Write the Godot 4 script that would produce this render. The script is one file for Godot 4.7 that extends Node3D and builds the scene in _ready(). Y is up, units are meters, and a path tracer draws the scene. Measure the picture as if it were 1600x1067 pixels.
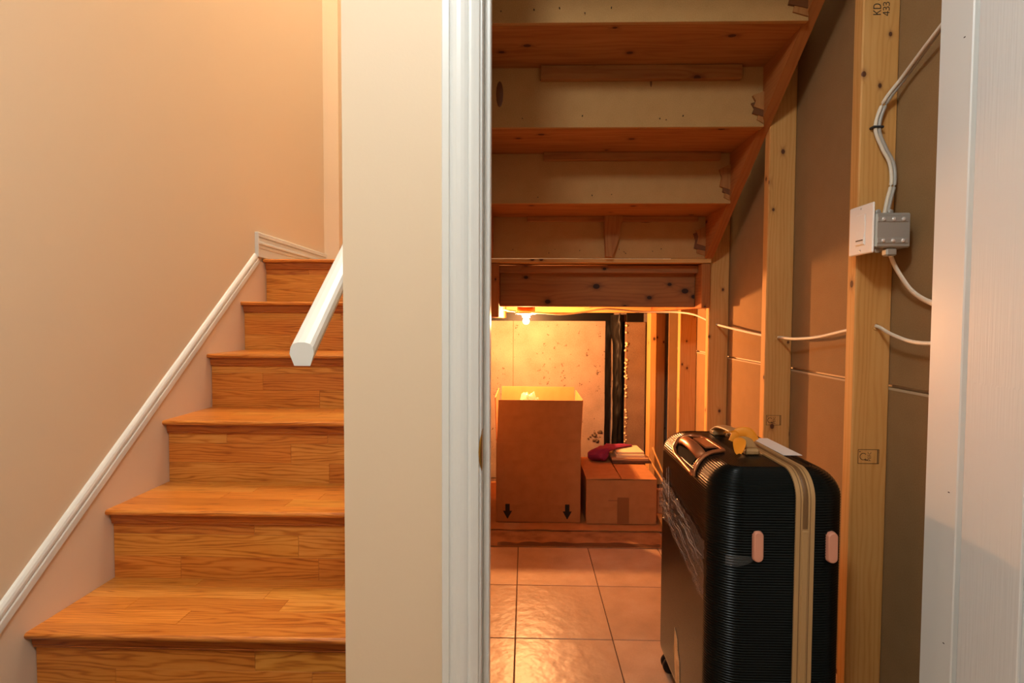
extends Node3D

# ---------------------------------------------------------------- mesh builder
class MB:
	var v := PackedVector3Array()
	var n := PackedVector3Array()
	var t := PackedVector2Array()
	var grain := 1
	var uo := Vector2.ZERO

	func uv(p: Vector3, nn: Vector3) -> Vector2:
		var a := Vector2.ZERO
		var ax := nn.abs()
		var k := 0
		if ax.y >= ax.x and ax.y >= ax.z:
			k = 1
		elif ax.z >= ax.x:
			k = 2
		if k == grain:
			a = Vector2(p[(k + 1) % 3], p[(k + 2) % 3])
		else:
			a = Vector2(p[3 - k - grain], p[grain])
		return a + uo

	func tri(a: Vector3, b: Vector3, c: Vector3, hint: Vector3) -> void:
		var g := (b - a).cross(c - a)
		if g.length_squared() < 1e-18:
			return
		g = g.normalized()
		if g.dot(hint) > 0.0:
			v.append_array([a, c, b])
		else:
			g = -g
			v.append_array([a, b, c])
		n.append_array([g, g, g])
		for q in [a, v[v.size() - 2], v[v.size() - 1]]:
			t.append(uv(q, g))

	func tri_n(a: Vector3, b: Vector3, c: Vector3, na: Vector3, nb: Vector3, nc: Vector3, ta := Vector2.INF, tb := Vector2.INF, tc := Vector2.INF) -> void:
		var g := (b - a).cross(c - a)
		if g.length_squared() < 1e-18:
			return
		var m := na + nb + nc
		if ta == Vector2.INF:
			ta = uv(a, m); tb = uv(b, m); tc = uv(c, m)
		if g.dot(m) > 0.0:
			v.append_array([a, c, b]); n.append_array([na, nc, nb]); t.append_array([ta, tc, tb])
		else:
			v.append_array([a, b, c]); n.append_array([na, nb, nc]); t.append_array([ta, tb, tc])

	func quad(a: Vector3, b: Vector3, c: Vector3, d: Vector3, hint: Vector3) -> void:
		tri(a, b, c, hint)
		tri(a, c, d, hint)

	# box between two corners, edges chamfered by ch
	func box(lo: Vector3, hi: Vector3, ch := 0.0, xf := Transform3D.IDENTITY) -> MB:
		var a := Vector3(minf(lo.x, hi.x), minf(lo.y, hi.y), minf(lo.z, hi.z))
		var b := Vector3(maxf(lo.x, hi.x), maxf(lo.y, hi.y), maxf(lo.z, hi.z))
		var c := (a + b) / 2.0
		var h := (b - a) / 2.0
		ch = minf(ch, minf(h.x, minf(h.y, h.z)) * 0.9)
		var start := v.size()
		for k in 3:
			var i := (k + 1) % 3
			var j := (k + 2) % 3
			for s in [-1.0, 1.0]:
				var q := []
				for e in [[-1, -1], [1, -1], [1, 1], [-1, 1]]:
					var p := Vector3.ZERO
					p[k] = s * h[k]
					p[i] = e[0] * (h[i] - ch)
					p[j] = e[1] * (h[j] - ch)
					q.append(c + p)
				var hn := Vector3.ZERO
				hn[k] = s
				quad(q[0], q[1], q[2], q[3], hn)
		if ch > 0.0:
			for k in 3:
				var i := (k + 1) % 3
				var j := (k + 2) % 3
				for si in [-1.0, 1.0]:
					for sj in [-1.0, 1.0]:
						var p0 := Vector3.ZERO
						var p1 := Vector3.ZERO
						p0[i] = si * h[i]; p0[j] = sj * (h[j] - ch)
						p1[i] = si * (h[i] - ch); p1[j] = sj * h[j]
						var e := Vector3.ZERO
						e[k] = h[k] - ch
						var hn := Vector3.ZERO
						hn[i] = si; hn[j] = sj
						quad(c + p0 - e, c + p0 + e, c + p1 + e, c + p1 - e, hn)
			for sx in [-1.0, 1.0]:
				for sy in [-1.0, 1.0]:
					for sz in [-1.0, 1.0]:
						tri(c + Vector3(sx * h.x, sy * (h.y - ch), sz * (h.z - ch)), c + Vector3(sx * (h.x - ch), sy * h.y, sz * (h.z - ch)), c + Vector3(sx * (h.x - ch), sy * (h.y - ch), sz * h.z), Vector3(sx, sy, sz))
		if xf != Transform3D.IDENTITY:
			for q in range(start, v.size()):
				v[q] = xf * v[q]
				n[q] = (xf.basis * n[q]).normalized()
		return self

	# polygon (list of Vector2) extruded along axis k from d0 to d1; the two other axes are (k+1)%3, (k+2)%3
	func prism(poly: Array, k: int, d0: float, d1: float) -> MB:
		var pp := PackedVector2Array(poly)
		if Geometry2D.is_polygon_clockwise(pp):
			pp.reverse()
		var idx := Geometry2D.triangulate_polygon(pp)
		var i := (k + 1) % 3
		var j := (k + 2) % 3
		for s in 2:
			var d := d0 if s == 0 else d1
			var hn := Vector3.ZERO
			hn[k] = (1.0 if d1 > d0 else -1.0) * (1.0 if s == 1 else -1.0)
			for q in range(0, idx.size(), 3):
				var tr := []
				for w in 3:
					var p := Vector3.ZERO
					p[k] = d
					p[i] = pp[idx[q + w]].x
					p[j] = pp[idx[q + w]].y
					tr.append(p)
				tri(tr[0], tr[1], tr[2], hn)
		for q in pp.size():
			var e0 := pp[q]
			var e1 := pp[(q + 1) % pp.size()]
			var o := Vector2(e1.y - e0.y, e0.x - e1.x)
			var pts := []
			for w in [[e0, d0], [e1, d0], [e1, d1], [e0, d1]]:
				var p := Vector3.ZERO
				p[k] = w[1]
				p[i] = w[0].x
				p[j] = w[0].y
				pts.append(p)
			var hn := Vector3.ZERO
			hn[i] = o.x; hn[j] = o.y
			quad(pts[0], pts[1], pts[2], pts[3], hn)
		return self

	# grid of points rows[r][c] with smooth normals; wrap closes each row
	func grid(rows: Array, wrap := false, flip := false, uvs := []) -> MB:
		var R := rows.size()
		var C: int = rows[0].size()
		var nn := []
		for r in R:
			var line := []
			for c in C:
				var l: Vector3 = rows[r][(c - 1 + C) % C] if (wrap or c > 0) else rows[r][c]
				var q: Vector3 = rows[r][(c + 1) % C] if (wrap or c < C - 1) else rows[r][c]
				var u: Vector3 = rows[maxi(r - 1, 0)][c]
				var d: Vector3 = rows[mini(r + 1, R - 1)][c]
				var g := (q - l).cross(d - u)
				g = g.normalized() if g.length_squared() > 1e-20 else Vector3.UP
				line.append(-g if flip else g)
			nn.append(line)
		for r in R - 1:
			for c in (C if wrap else C - 1):
				var e := (c + 1) % C
				if uvs.is_empty():
					tri_n(rows[r][c], rows[r][e], rows[r + 1][e], nn[r][c], nn[r][e], nn[r + 1][e])
					tri_n(rows[r][c], rows[r + 1][e], rows[r + 1][c], nn[r][c], nn[r + 1][e], nn[r + 1][c])
				else:
					tri_n(rows[r][c], rows[r][e], rows[r + 1][e], nn[r][c], nn[r][e], nn[r + 1][e], uvs[r][c], uvs[r][e], uvs[r + 1][e])
					tri_n(rows[r][c], rows[r + 1][e], rows[r + 1][c], nn[r][c], nn[r + 1][e], nn[r + 1][c], uvs[r][c], uvs[r + 1][e], uvs[r + 1][c])
		return self

	func fan(ring: Array, hint: Vector3) -> MB:
		var c := Vector3.ZERO
		for p in ring:
			c += p
		c /= ring.size()
		for q in ring.size():
			tri(c, ring[q], ring[(q + 1) % ring.size()], hint)
		return self

	# swept round or flat cable through points
	func tube(pts: Array, rx: float, ry := -1.0, seg := 10, side := Vector3.ZERO, taper := 1.0) -> MB:
		if ry < 0.0:
			ry = rx
		var rows := []
		for q in pts.size():
			var f: Vector3 = (pts[mini(q + 1, pts.size() - 1)] - pts[maxi(q - 1, 0)]).normalized()
			var s := side if side != Vector3.ZERO else (Vector3.UP if absf(f.y) < 0.9 else Vector3.RIGHT)
			var a := s.slide(f).normalized()
			var b := f.cross(a)
			var k := lerpf(1.0, taper, float(q) / maxf(1.0, pts.size() - 1))
			var ring := []
			for w in seg:
				var an := TAU * w / seg
				ring.append(pts[q] + (a * cos(an) * rx + b * sin(an) * ry) * k)
			rows.append(ring)
		grid(rows, true, false)
		var start := (rows[0][0] - pts[0]) as Vector3
		# make sure the normals point outward
		if n[n.size() - 1].dot(v[v.size() - 1] - pts[pts.size() - 1]) < 0.0 and start.length() > 0.0:
			var cnt: int = (rows.size() - 1) * seg * 6
			for q in range(v.size() - cnt, v.size()):
				n[q] = -n[q]
			for q in range(v.size() - cnt, v.size(), 3):
				var m := v[q + 1]; v[q + 1] = v[q + 2]; v[q + 2] = m
				m = n[q + 1]; n[q + 1] = n[q + 2]; n[q + 2] = m
				var tt := t[q + 1]; t[q + 1] = t[q + 2]; t[q + 2] = tt
		fan(rows[0], pts[0] - pts[1])
		fan(rows[rows.size() - 1], pts[pts.size() - 1] - pts[pts.size() - 2])
		return self

	# profile of (radius, height) turned about an axis through c
	func lathe(prof: Array, c: Vector3, ax := Vector3.UP, seg := 24) -> MB:
		var a := (Vector3.RIGHT if absf(ax.x) < 0.9 else Vector3.UP).slide(ax).normalized()
		var b := ax.cross(a)
		var rows := []
		for p in prof:
			var ring := []
			for w in seg:
				var an := TAU * w / seg
				ring.append(c + ax * p.y + (a * cos(an) + b * sin(an)) * maxf(p.x, 0.00002))
			rows.append(ring)
		var s0 := v.size()
		grid(rows, true, false)
		var out := 0.0
		for q in range(s0, v.size()):
			var rel := v[q] - c
			out += n[q].dot(rel.slide(ax))
		if out < 0.0:
			for q in range(s0, v.size()):
				n[q] = -n[q]
			for q in range(s0, v.size(), 3):
				var m := v[q + 1]; v[q + 1] = v[q + 2]; v[q + 2] = m
				m = n[q + 1]; n[q + 1] = n[q + 2]; n[q + 2] = m
				var tt := t[q + 1]; t[q + 1] = t[q + 2]; t[q + 2] = tt
		return self

	# letters as flat print: text in the plane of ux, uy with its middle at c
	func text(words: String, size: float, c: Vector3, ux: Vector3, uy: Vector3) -> MB:
		var tm := TextMesh.new()
		var f := SystemFont.new()
		f.font_names = PackedStringArray(["Droid Sans"])
		tm.font = f
		tm.text = words
		tm.font_size = 32
		tm.pixel_size = size / 32.0
		tm.depth = 0.0004
		var uz := ux.cross(uy)
		for s in tm.get_surface_count():
			var ar := tm.surface_get_arrays(s)
			var vv: PackedVector3Array = ar[Mesh.ARRAY_VERTEX]
			var ix: PackedInt32Array = ar[Mesh.ARRAY_INDEX]
			for q in range(0, ix.size(), 3):
				var w := []
				for e in 3:
					var p := vv[ix[q + e]]
					w.append(c + ux * p.x + uy * p.y + uz * p.z)
				var g := ((w[1] - w[0]) as Vector3).cross(w[2] - w[0])
				tri(w[0], w[1], w[2], -g)
		return self

# ---------------------------------------------------------------- bookkeeping
var at_world := {}
var mats := {}
var rng := RandomNumberGenerator.new()

func nm(parent: Node, called: String) -> String:
	if not parent.has_node(NodePath(called)):
		return called
	var k := 1
	while parent.has_node(NodePath("%s_%03d" % [called, k])):
		k += 1
	return "%s_%03d" % [called, k]

func origin_of(o: Node) -> Vector3:
	return at_world.get(o, Vector3.ZERO)

# one named mesh; its pivot is the middle of its underside
func obj(called: String, b: MB, m: Material, parent: Node = self) -> MeshInstance3D:
	var lo := b.v[0]
	var hi := b.v[0]
	for p in b.v:
		lo = lo.min(p)
		hi = hi.max(p)
	var piv := Vector3((lo.x + hi.x) / 2.0, lo.y, (lo.z + hi.z) / 2.0)
	var vv := PackedVector3Array()
	vv.resize(b.v.size())
	for q in b.v.size():
		vv[q] = b.v[q] - piv
	var ar := []
	ar.resize(Mesh.ARRAY_MAX)
	ar[Mesh.ARRAY_VERTEX] = vv
	ar[Mesh.ARRAY_NORMAL] = b.n
	ar[Mesh.ARRAY_TEX_UV] = b.t
	var am := ArrayMesh.new()
	am.add_surface_from_arrays(Mesh.PRIMITIVE_TRIANGLES, ar)
	var o := MeshInstance3D.new()
	o.name = nm(parent, called)
	o.mesh = am
	o.material_override = m
	o.cast_shadow = GeometryInstance3D.SHADOW_CASTING_SETTING_ON
	parent.add_child(o, true)
	o.position = piv - origin_of(parent)
	at_world[o] = piv
	return o

func thing(called: String, at: Vector3, label: String, category: String, group := "") -> Node3D:
	var o := Node3D.new()
	o.name = nm(self, called)
	add_child(o, true)
	o.position = at
	at_world[o] = at
	tag(o, label, category, group)
	return o

func tag(o: Node, label: String, category: String, group := "") -> void:
	o.set_meta("label", label)
	o.set_meta("category", category)
	if group != "":
		o.set_meta("group", group)

func structure(o: Node, label: String, category: String) -> void:
	tag(o, label, category)
	o.set_meta("kind", "structure")

func nb(grain := 1, uo := Vector2.ZERO) -> MB:
	var b := MB.new()
	b.grain = grain
	b.uo = uo
	return b

func smooth_path(pts: Array, per := 8) -> Array:
	var out := []
	for q in pts.size() - 1:
		var p0: Vector3 = pts[maxi(q - 1, 0)]
		var p1: Vector3 = pts[q]
		var p2: Vector3 = pts[q + 1]
		var p3: Vector3 = pts[mini(q + 2, pts.size() - 1)]
		for w in per:
			out.append(p1.cubic_interpolate(p2, p0, p3, float(w) / per))
	out.append(pts[pts.size() - 1])
	return out

# ---------------------------------------------------------------- materials
func noise(seed_: int, freq: float, octaves := 3, kind := FastNoiseLite.TYPE_SIMPLEX_SMOOTH) -> FastNoiseLite:
	var f := FastNoiseLite.new()
	f.seed = seed_
	f.frequency = freq
	f.noise_type = kind
	f.fractal_octaves = octaves
	if octaves < 2:
		f.fractal_type = FastNoiseLite.FRACTAL_NONE
	return f

func ramp(k: float, cols: Array) -> Color:
	k = clampf(k, 0.0, 1.0) * (cols.size() - 1)
	var i := mini(int(k), cols.size() - 2)
	return (cols[i] as Color).lerp(cols[i + 1], k - i)

# wood: u across the grain (wide m), v along it (long m)
func wood_image(w: int, h: int, wide: float, long: float, seed_: int, ring: float, wave: float, cols: Array, knots: Array, fibre: float, contrast := 0.55, knot_col := Color(0.28, 0.14, 0.06)) -> Image:
	var im := Image.create(w, h, false, Image.FORMAT_RGB8)
	var big := noise(seed_, 1.0, 2)
	var fine := noise(seed_ + 5, 1.0, 2)
	var tone := noise(seed_ + 9, 1.0, 2)
	for y in h:
		var ym := long * y / h
		for x in w:
			var xm := wide * x / w
			var r := xm + wave * big.get_noise_2d(xm * 9.0, ym * 1.3) + wave * 0.25 * big.get_noise_2d(xm * 40.0 + 90.0, ym * 5.0)
			var dark := 0.0
			for k in knots:
				var dx: float = (xm - k.x) / k.z
				var dy: float = (ym - k.y) / (k.z * 1.35)
				if absf(dx) > 5.0 or absf(dy) > 8.0:
					continue
				var d := sqrt(dx * dx + dy * dy)
				r += ring * 1.0 * exp(-d * d / 4.0) * signf(dx)
				if d < 1.0:
					dark = maxf(dark, clampf((1.0 - d) * 4.0, 0.0, 0.9))
				else:
					dark = maxf(dark, 0.38 * exp(-(d - 1.0) * 1.5) * exp(-absf(dx) * 0.5))
			var s := 0.5 + 0.5 * sin(r / ring * TAU)
			s = pow(s, 2.2)
			var fb := fine.get_noise_2d(xm * 900.0, ym * 14.0)
			var tn := tone.get_noise_2d(xm * 14.0, ym * 2.0)
			var c := ramp(0.18 + contrast * s + fibre * fb + 0.3 * tn, cols)
			if dark > 0.0:
				c = c.lerp(knot_col, dark)
			im.set_pixel(x, y, c)
	return im

func tex(im: Image) -> ImageTexture:
	im.generate_mipmaps()
	return ImageTexture.create_from_image(im)

func mat(c: Color, rough := 0.6, spec := 0.5) -> StandardMaterial3D:
	var m := StandardMaterial3D.new()
	m.albedo_color = c
	m.roughness = rough
	m.metallic_specular = spec
	return m

func mat_uv(im: ImageTexture, wide: float, long: float, rough: float, tint := Color.WHITE, spec := 0.5) -> StandardMaterial3D:
	var m := mat(tint, rough, spec)
	m.albedo_texture = im
	m.uv1_scale = Vector3(1.0 / wide, 1.0 / long, 1)
	return m

func mat_tri(im: ImageTexture, size: float, rough: float, tint := Color.WHITE, spec := 0.5) -> StandardMaterial3D:
	var m := mat(tint, rough, spec)
	m.albedo_texture = im
	m.uv1_triplanar = true
	m.uv1_world_triplanar = true
	m.uv1_scale = Vector3.ONE / size
	return m

func bump_noise(seed_: int, freq: float, strength: float, size := 256) -> NoiseTexture2D:
	var t := NoiseTexture2D.new()
	t.width = size
	t.height = size
	t.seamless = true
	t.as_normal_map = true
	t.bump_strength = strength
	t.noise = noise(seed_, freq, 3)
	return t

func speckle_image(size: int, seed_: int, base: Color, lo: Color, hi: Color, fine_amt: float, coarse_amt: float, sx := 1.0, sy := 1.0) -> Image:
	var im := Image.create(size, size, false, Image.FORMAT_RGB8)
	var nf := noise(seed_, 0.25, 2)
	var nc := noise(seed_ + 3, 0.012, 3)
	# two noises read on a circle in each direction keep the edges seamless
	var fi := nf.get_seamless_image(size, size)
	var ci := nc.get_seamless_image(size, size)
	for y in size:
		for x in size:
			var f := (fi.get_pixel(int(x * sx) % size, int(y * sy) % size).r - 0.5) * 2.0 * fine_amt
			var c := (ci.get_pixel(x, y).r - 0.5) * 2.0 * coarse_amt
			var k := f + c
			im.set_pixel(x, y, base.lerp(hi, k) if k > 0.0 else base.lerp(lo, -k))
	return im

func make_materials() -> void:
	# laminate oak
	var oak_cols := [Color(0.86, 0.60, 0.29), Color(0.83, 0.55, 0.23), Color(0.76, 0.47, 0.17), Color(0.62, 0.35, 0.11)]
	var oak := tex(wood_image(256, 1400, 0.22, 1.2, 11, 0.0125, 0.030, oak_cols, [], 0.28, 0.62))
	var tints := [Color(1, 1, 1), Color(1.0, 0.93, 0.86), Color(0.93, 0.85, 0.78), Color(1.0, 1.0, 0.94), Color(0.97, 0.90, 0.82)]
	for k in tints.size():
		mats["oak%d" % k] = mat_uv(oak, 0.22, 1.2, 0.34, tints[k])
	# construction pine
	var pine_cols := [Color(0.82, 0.63, 0.37), Color(0.80, 0.60, 0.33), Color(0.76, 0.55, 0.28), Color(0.68, 0.46, 0.22)]
	var kn := []
	rng.seed = 21
	for q in 16:
		kn.append(Vector3(rng.randf_range(0.01, 0.25), rng.randf_range(0.05, 2.35), rng.randf_range(0.004, 0.009)))
	var pine := tex(wood_image(256, 2048, 0.26, 2.4, 31, 0.013, 0.016, pine_cols, kn, 0.15, 0.34))
	mats["pine"] = mat_uv(pine, 0.26, 2.4, 0.7)
	mats["pine_red"] = mat_uv(pine, 0.26, 2.4, 0.75, Color(0.80, 0.66, 0.52))
	var jk := []
	for q in [[0.05, 0.40, 0.011], [0.12, 0.62, 0.013], [0.07, 0.86, 0.009], [0.10, 1.02, 0.013], [0.075, 1.06, 0.010], [0.11, 1.10, 0.008], [0.06, 1.13, 0.010], [0.03, 0.75, 0.007], [0.16, 0.30, 0.008], [0.13, 0.95, 0.008]]:
		jk.append(Vector3(q[0], q[1], q[2]))
	var jcols := [Color(0.72, 0.52, 0.31), Color(0.68, 0.47, 0.27), Color(0.60, 0.40, 0.22), Color(0.48, 0.30, 0.16)]
	var joist := tex(wood_image(256, 1024, 0.26, 1.5, 47, 0.020, 0.020, jcols, jk, 0.14, 0.26, Color(0.13, 0.07, 0.04)))
	mats["joist"] = mat_uv(joist, 0.26, 1.5, 0.75, Color(0.84, 0.79, 0.70))
	var ply_cols := [Color(0.76, 0.55, 0.32), Color(0.71, 0.49, 0.26), Color(0.65, 0.43, 0.21), Color(0.55, 0.35, 0.16)]
	var pk := []
	for q in [[0.06, 0.22, 0.008], [0.10, 0.30, 0.010], [0.05, 0.62, 0.009], [0.20, 0.55, 0.006], [0.15, 0.9, 0.010]]:
		pk.append(Vector3(q[0], q[1], q[2]))
	var ply := tex(wood_image(256, 1024, 0.28, 1.2, 61, 0.030, 0.040, ply_cols, pk, 0.10, 0.30))
	mats["tread_under"] = mat_uv(ply, 0.28, 1.2, 0.75, Color(0.88, 0.84, 0.76))
	# chipboard risers, kraft paper, cardboard
	mats["riser"] = mat_tri(tex(speckle_image(256, 71, Color(0.69, 0.53, 0.31), Color(0.56, 0.41, 0.21), Color(0.76, 0.61, 0.38), 0.35, 0.12)), 0.25, 0.8)
	mats["kraft"] = mat_tri(tex(speckle_image(256, 81, Color(0.57, 0.45, 0.29), Color(0.50, 0.38, 0.23), Color(0.63, 0.51, 0.34), 0.30, 0.14)), 0.30, 0.9)
	mats["cardboard"] = mat_tri(tex(speckle_image(256, 91, Color(0.67, 0.45, 0.25), Color(0.57, 0.36, 0.18), Color(0.73, 0.52, 0.31), 0.30, 0.30)), 0.22, 0.85)
	mats["cardboard_worn"] = mat_tri(tex(speckle_image(256, 95, Color(0.60, 0.42, 0.26), Color(0.44, 0.29, 0.17), Color(0.68, 0.50, 0.33), 0.30, 0.8)), 0.40, 0.8)
	# painted surfaces
	var peel := bump_noise(101, 0.06, 1.2)
	var wall := mat(Color(0.88, 0.80, 0.69), 0.62)
	wall.normal_enabled = true
	wall.normal_texture = peel
	wall.normal_scale = 0.12
	wall.uv1_triplanar = true
	wall.uv1_world_triplanar = true
	wall.uv1_scale = Vector3.ONE / 0.12
	mats["wall"] = wall
	mats["skirt"] = mat(Color(0.89, 0.80, 0.71), 0.45)
	mats["white"] = mat(Color(0.87, 0.88, 0.87), 0.38)
	mats["ceiling"] = mat(Color(0.92, 0.91, 0.88), 0.85)
	var door := mat(Color(0.84, 0.85, 0.85), 0.45)
	var dn := noise(111, 1.0, 3)
	var dim := Image.create(256, 512, false, Image.FORMAT_RGB8)
	for y in 512:
		for x in 256:
			var k := 0.5 + 0.5 * dn.get_noise_2d(x * 0.22, y * 0.008)
			dim.set_pixel(x, y, Color(k, k, k))
	dim.bump_map_to_normal_map(2.0)
	door.normal_enabled = true
	door.normal_texture = tex(dim)
	door.normal_scale = 0.16
	door.uv1_scale = Vector3(1.0 / 0.25, 1.0 / 0.9, 1)
	mats["door"] = door
	# floor tile
	for k in 3:
		var c := [Color(0.70, 0.57, 0.45), Color(0.68, 0.55, 0.43), Color(0.72, 0.59, 0.47)][k] as Color
		var m := mat_tri(tex(speckle_image(256, 121 + k, c, c.darkened(0.12), c.lightened(0.15), 0.25, 0.6)), 0.45, 0.34, Color.WHITE, 0.45)
		m.normal_enabled = true
		m.normal_texture = bump_noise(131, 0.03, 2.5)
		m.normal_scale = 0.22
		mats["tile%d" % k] = m
	mats["grout"] = mat(Color(0.34, 0.24, 0.17), 0.9)
	# concrete
	var ci := speckle_image(512, 141, Color(0.56, 0.48, 0.42), Color(0.42, 0.35, 0.28), Color(0.64, 0.57, 0.50), 0.30, 0.35)
	rng.seed = 7
	for q in 240:
		var px := rng.randi_range(2, 508)
		var py := rng.randi_range(2, 508)
		var s := rng.randi_range(1, 2)
		ci.fill_rect(Rect2i(px, py, s, s + rng.randi_range(0, 1)), Color(0.30, 0.24, 0.18))
	for q in 120:
		var px := rng.randi_range(6, 500)
		var py := rng.randi_range(6, 500)
		for e in rng.randi_range(3, 9):
			ci.fill_rect(Rect2i(px + rng.randi_range(-3, 3), py + rng.randi_range(-4, 4), rng.randi_range(1, 3), rng.randi_range(1, 3)), Color(0.24, 0.18, 0.13).lerp(Color(0.46, 0.38, 0.31), rng.randf()))
	mats["concrete"] = mat_tri(tex(ci), 1.1, 0.9)
	var ci2 := speckle_image(256, 151, Color(0.45, 0.36, 0.27), Color(0.32, 0.24, 0.17), Color(0.54, 0.45, 0.35), 0.45, 0.25)
	mats["concrete_rough"] = mat_tri(tex(ci2), 0.5, 0.95)
	mats["black_film"] = mat(Color(0.040, 0.038, 0.037), 0.42, 0.3)
	# small things
	mats["plate"] = mat(Color(0.93, 0.92, 0.90), 0.30)
	mats["galvanised"] = mat(Color(0.66, 0.67, 0.65), 0.42)
	mats["galvanised"].metallic = 0.35
	mats["screw"] = mat(Color(0.86, 0.86, 0.85), 0.15)
	mats["screw"].metallic = 0.3
	mats["brass"] = mat(Color(0.70, 0.54, 0.26), 0.28)
	mats["brass"].metallic = 1.0
	mats["cable"] = mat(Color(0.86, 0.83, 0.76), 0.5)
	mats["cable_grey"] = mat(Color(0.66, 0.65, 0.62), 0.35)
	mats["clip"] = mat(Color(0.16, 0.17, 0.18), 0.5)
	mats["dark"] = mat(Color(0.05, 0.04, 0.035), 0.8)
	mats["ink"] = mat(Color(0.10, 0.08, 0.06), 0.8)
	mats["stamp"] = mat(Color(0.30, 0.20, 0.12), 0.8)
	mats["glue"] = mat(Color(0.42, 0.25, 0.11), 0.45)
	mats["cloth"] = mat(Color(0.52, 0.13, 0.29), 0.9)
	mats["cream"] = mat(Color(0.87, 0.78, 0.62), 0.6)
	mats["tan_board"] = mat(Color(0.74, 0.58, 0.40), 0.6)
	mats["dark_board"] = mat(Color(0.34, 0.22, 0.14), 0.6)
	var sc := mat(Color(0.026, 0.050, 0.047), 0.27, 0.25)
	mats["shell"] = sc
	mats["shell_black"] = mat(Color(0.05, 0.035, 0.03), 0.8, 0.15)
	mats["gold_plastic"] = mat(Color(0.66, 0.52, 0.34), 0.42)
	mats["zip"] = mat(Color(0.42, 0.30, 0.17), 0.5)
	var cu := mat(Color(0.74, 0.47, 0.30), 0.28)
	cu.metallic = 0.6
	mats["copper"] = cu
	mats["rose"] = mat(Color(0.80, 0.55, 0.45), 0.35)
	mats["ribbon"] = mat(Color(0.90, 0.56, 0.10), 0.6)
	mats["paper_edge"] = mat(Color(0.72, 0.64, 0.52), 0.8)
	mats["cavity_shade"] = mat(Color(0.30, 0.24, 0.18), 0.95)  # dark tone standing in for shade inside the broken-out cavity
	mats["mottled_beige"] = mat_tri(tex(speckle_image(128, 171, Color(0.78, 0.66, 0.48), Color(0.55, 0.40, 0.24), Color(0.88, 0.78, 0.62), 0.9, 0.5)), 0.08, 0.8)  # for the ragged beige patch low on the suitcase side
	mats["crease"] = mat(Color(0.9, 0.88, 0.85, 0.22), 0.3)  # whitish colour that paints the highlights along the film wrinkles
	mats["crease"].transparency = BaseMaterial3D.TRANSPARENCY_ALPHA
	mats["oak_dark"] = mat_uv(oak, 0.22, 1.2, 0.34, Color(0.80, 0.66, 0.55))
	mats["paper"] = mat(Color(0.86, 0.85, 0.83), 0.6)
	mats["tyre"] = mat(Color(0.03, 0.03, 0.03), 0.5)
	var wrap := mat(Color(0.8, 0.8, 0.8, 0.03), 0.10, 0.16)
	wrap.transparency = BaseMaterial3D.TRANSPARENCY_ALPHA
	mats["wrap"] = wrap
	var bag := mat(Color(0.95, 0.94, 0.90, 0.28), 0.2)
	bag.transparency = BaseMaterial3D.TRANSPARENCY_ALPHA
	mats["bag"] = bag

# ---------------------------------------------------------------- scene
func _ready() -> void:
	# camera
	var cam := Camera3D.new()
	cam.name = "camera"
	add_child(cam)
	cam.position = Vector3(0, 1.0, 0)
	cam.rotation_degrees = Vector3(-2.2, 1.383, 0.25)
	cam.fov = 63.03
	cam.near = 0.02
	cam.current = true
	# air: no sky is seen, the rooms are closed
	var we := WorldEnvironment.new()
	we.name = "environment"
	var env := Environment.new()
	env.background_mode = Environment.BG_COLOR
	env.background_color = Color(0, 0, 0)
	env.tonemap_mode = Environment.TONE_MAPPER_LINEAR
	env.tonemap_exposure = 1.0
	env.sdfgi_enabled = true
	env.ssao_enabled = true
	env.ssil_enabled = true
	we.environment = env
	add_child(we)
	make_materials()
	# lamps of the hall and of the stairwell (their fittings are out of the frame)
	dome_lamp("hall_ceiling_light", Vector3(-0.26, 2.45, 0.05), 0.13, Color(0.96, 0.98, 0.98), 1.16, "round white glass ceiling light over the hall in front of the closet door")
	dome_lamp("stairwell_ceiling_light", Vector3(-0.74, 5.1, -2.45), 0.16, Color(1.0, 0.95, 0.88), 4.1, "round white glass ceiling light high over the stair landing")
	build_rooms()
	build_door()
	build_stairs()
	build_upper_flight()
	build_landing()
	build_wall_right()
	build_wall_back()
	build_floor()
	build_handrail()
	build_bulb()
	build_boxes()
	build_suitcase()
	build_switch()
	build_cables()

func dome_lamp(called: String, at: Vector3, r: float, col: Color, energy: float, label: String) -> void:
	var t := thing(called, at, label, "light")
	obj("lamp_base", nb().lathe([Vector2(0, 0), Vector2(r, 0), Vector2(r, -0.02), Vector2(r * 0.9, -0.024), Vector2(0, -0.024)], at), mats.white, t)
	var g := mat(Color(0.95, 0.94, 0.9), 0.3)
	g.emission_enabled = true
	g.emission = col
	g.emission_energy_multiplier = 1.2
	var prof := []
	for q in 9:
		var a := PI / 2.0 * q / 8.0
		prof.append(Vector2(r * 0.92 * cos(a), -0.024 - 0.05 * sin(a)))
	obj("lamp_glass", nb().lathe(prof, at), g, t)
	var l := OmniLight3D.new()
	l.name = "lamp_glow"
	l.light_color = col
	l.light_energy = energy
	l.light_size = r * 0.8
	l.omni_range = 12.0
	l.omni_attenuation = 2.0
	l.shadow_enabled = true
	t.add_child(l)
	l.position = Vector3(0, -0.20, 0)

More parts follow.
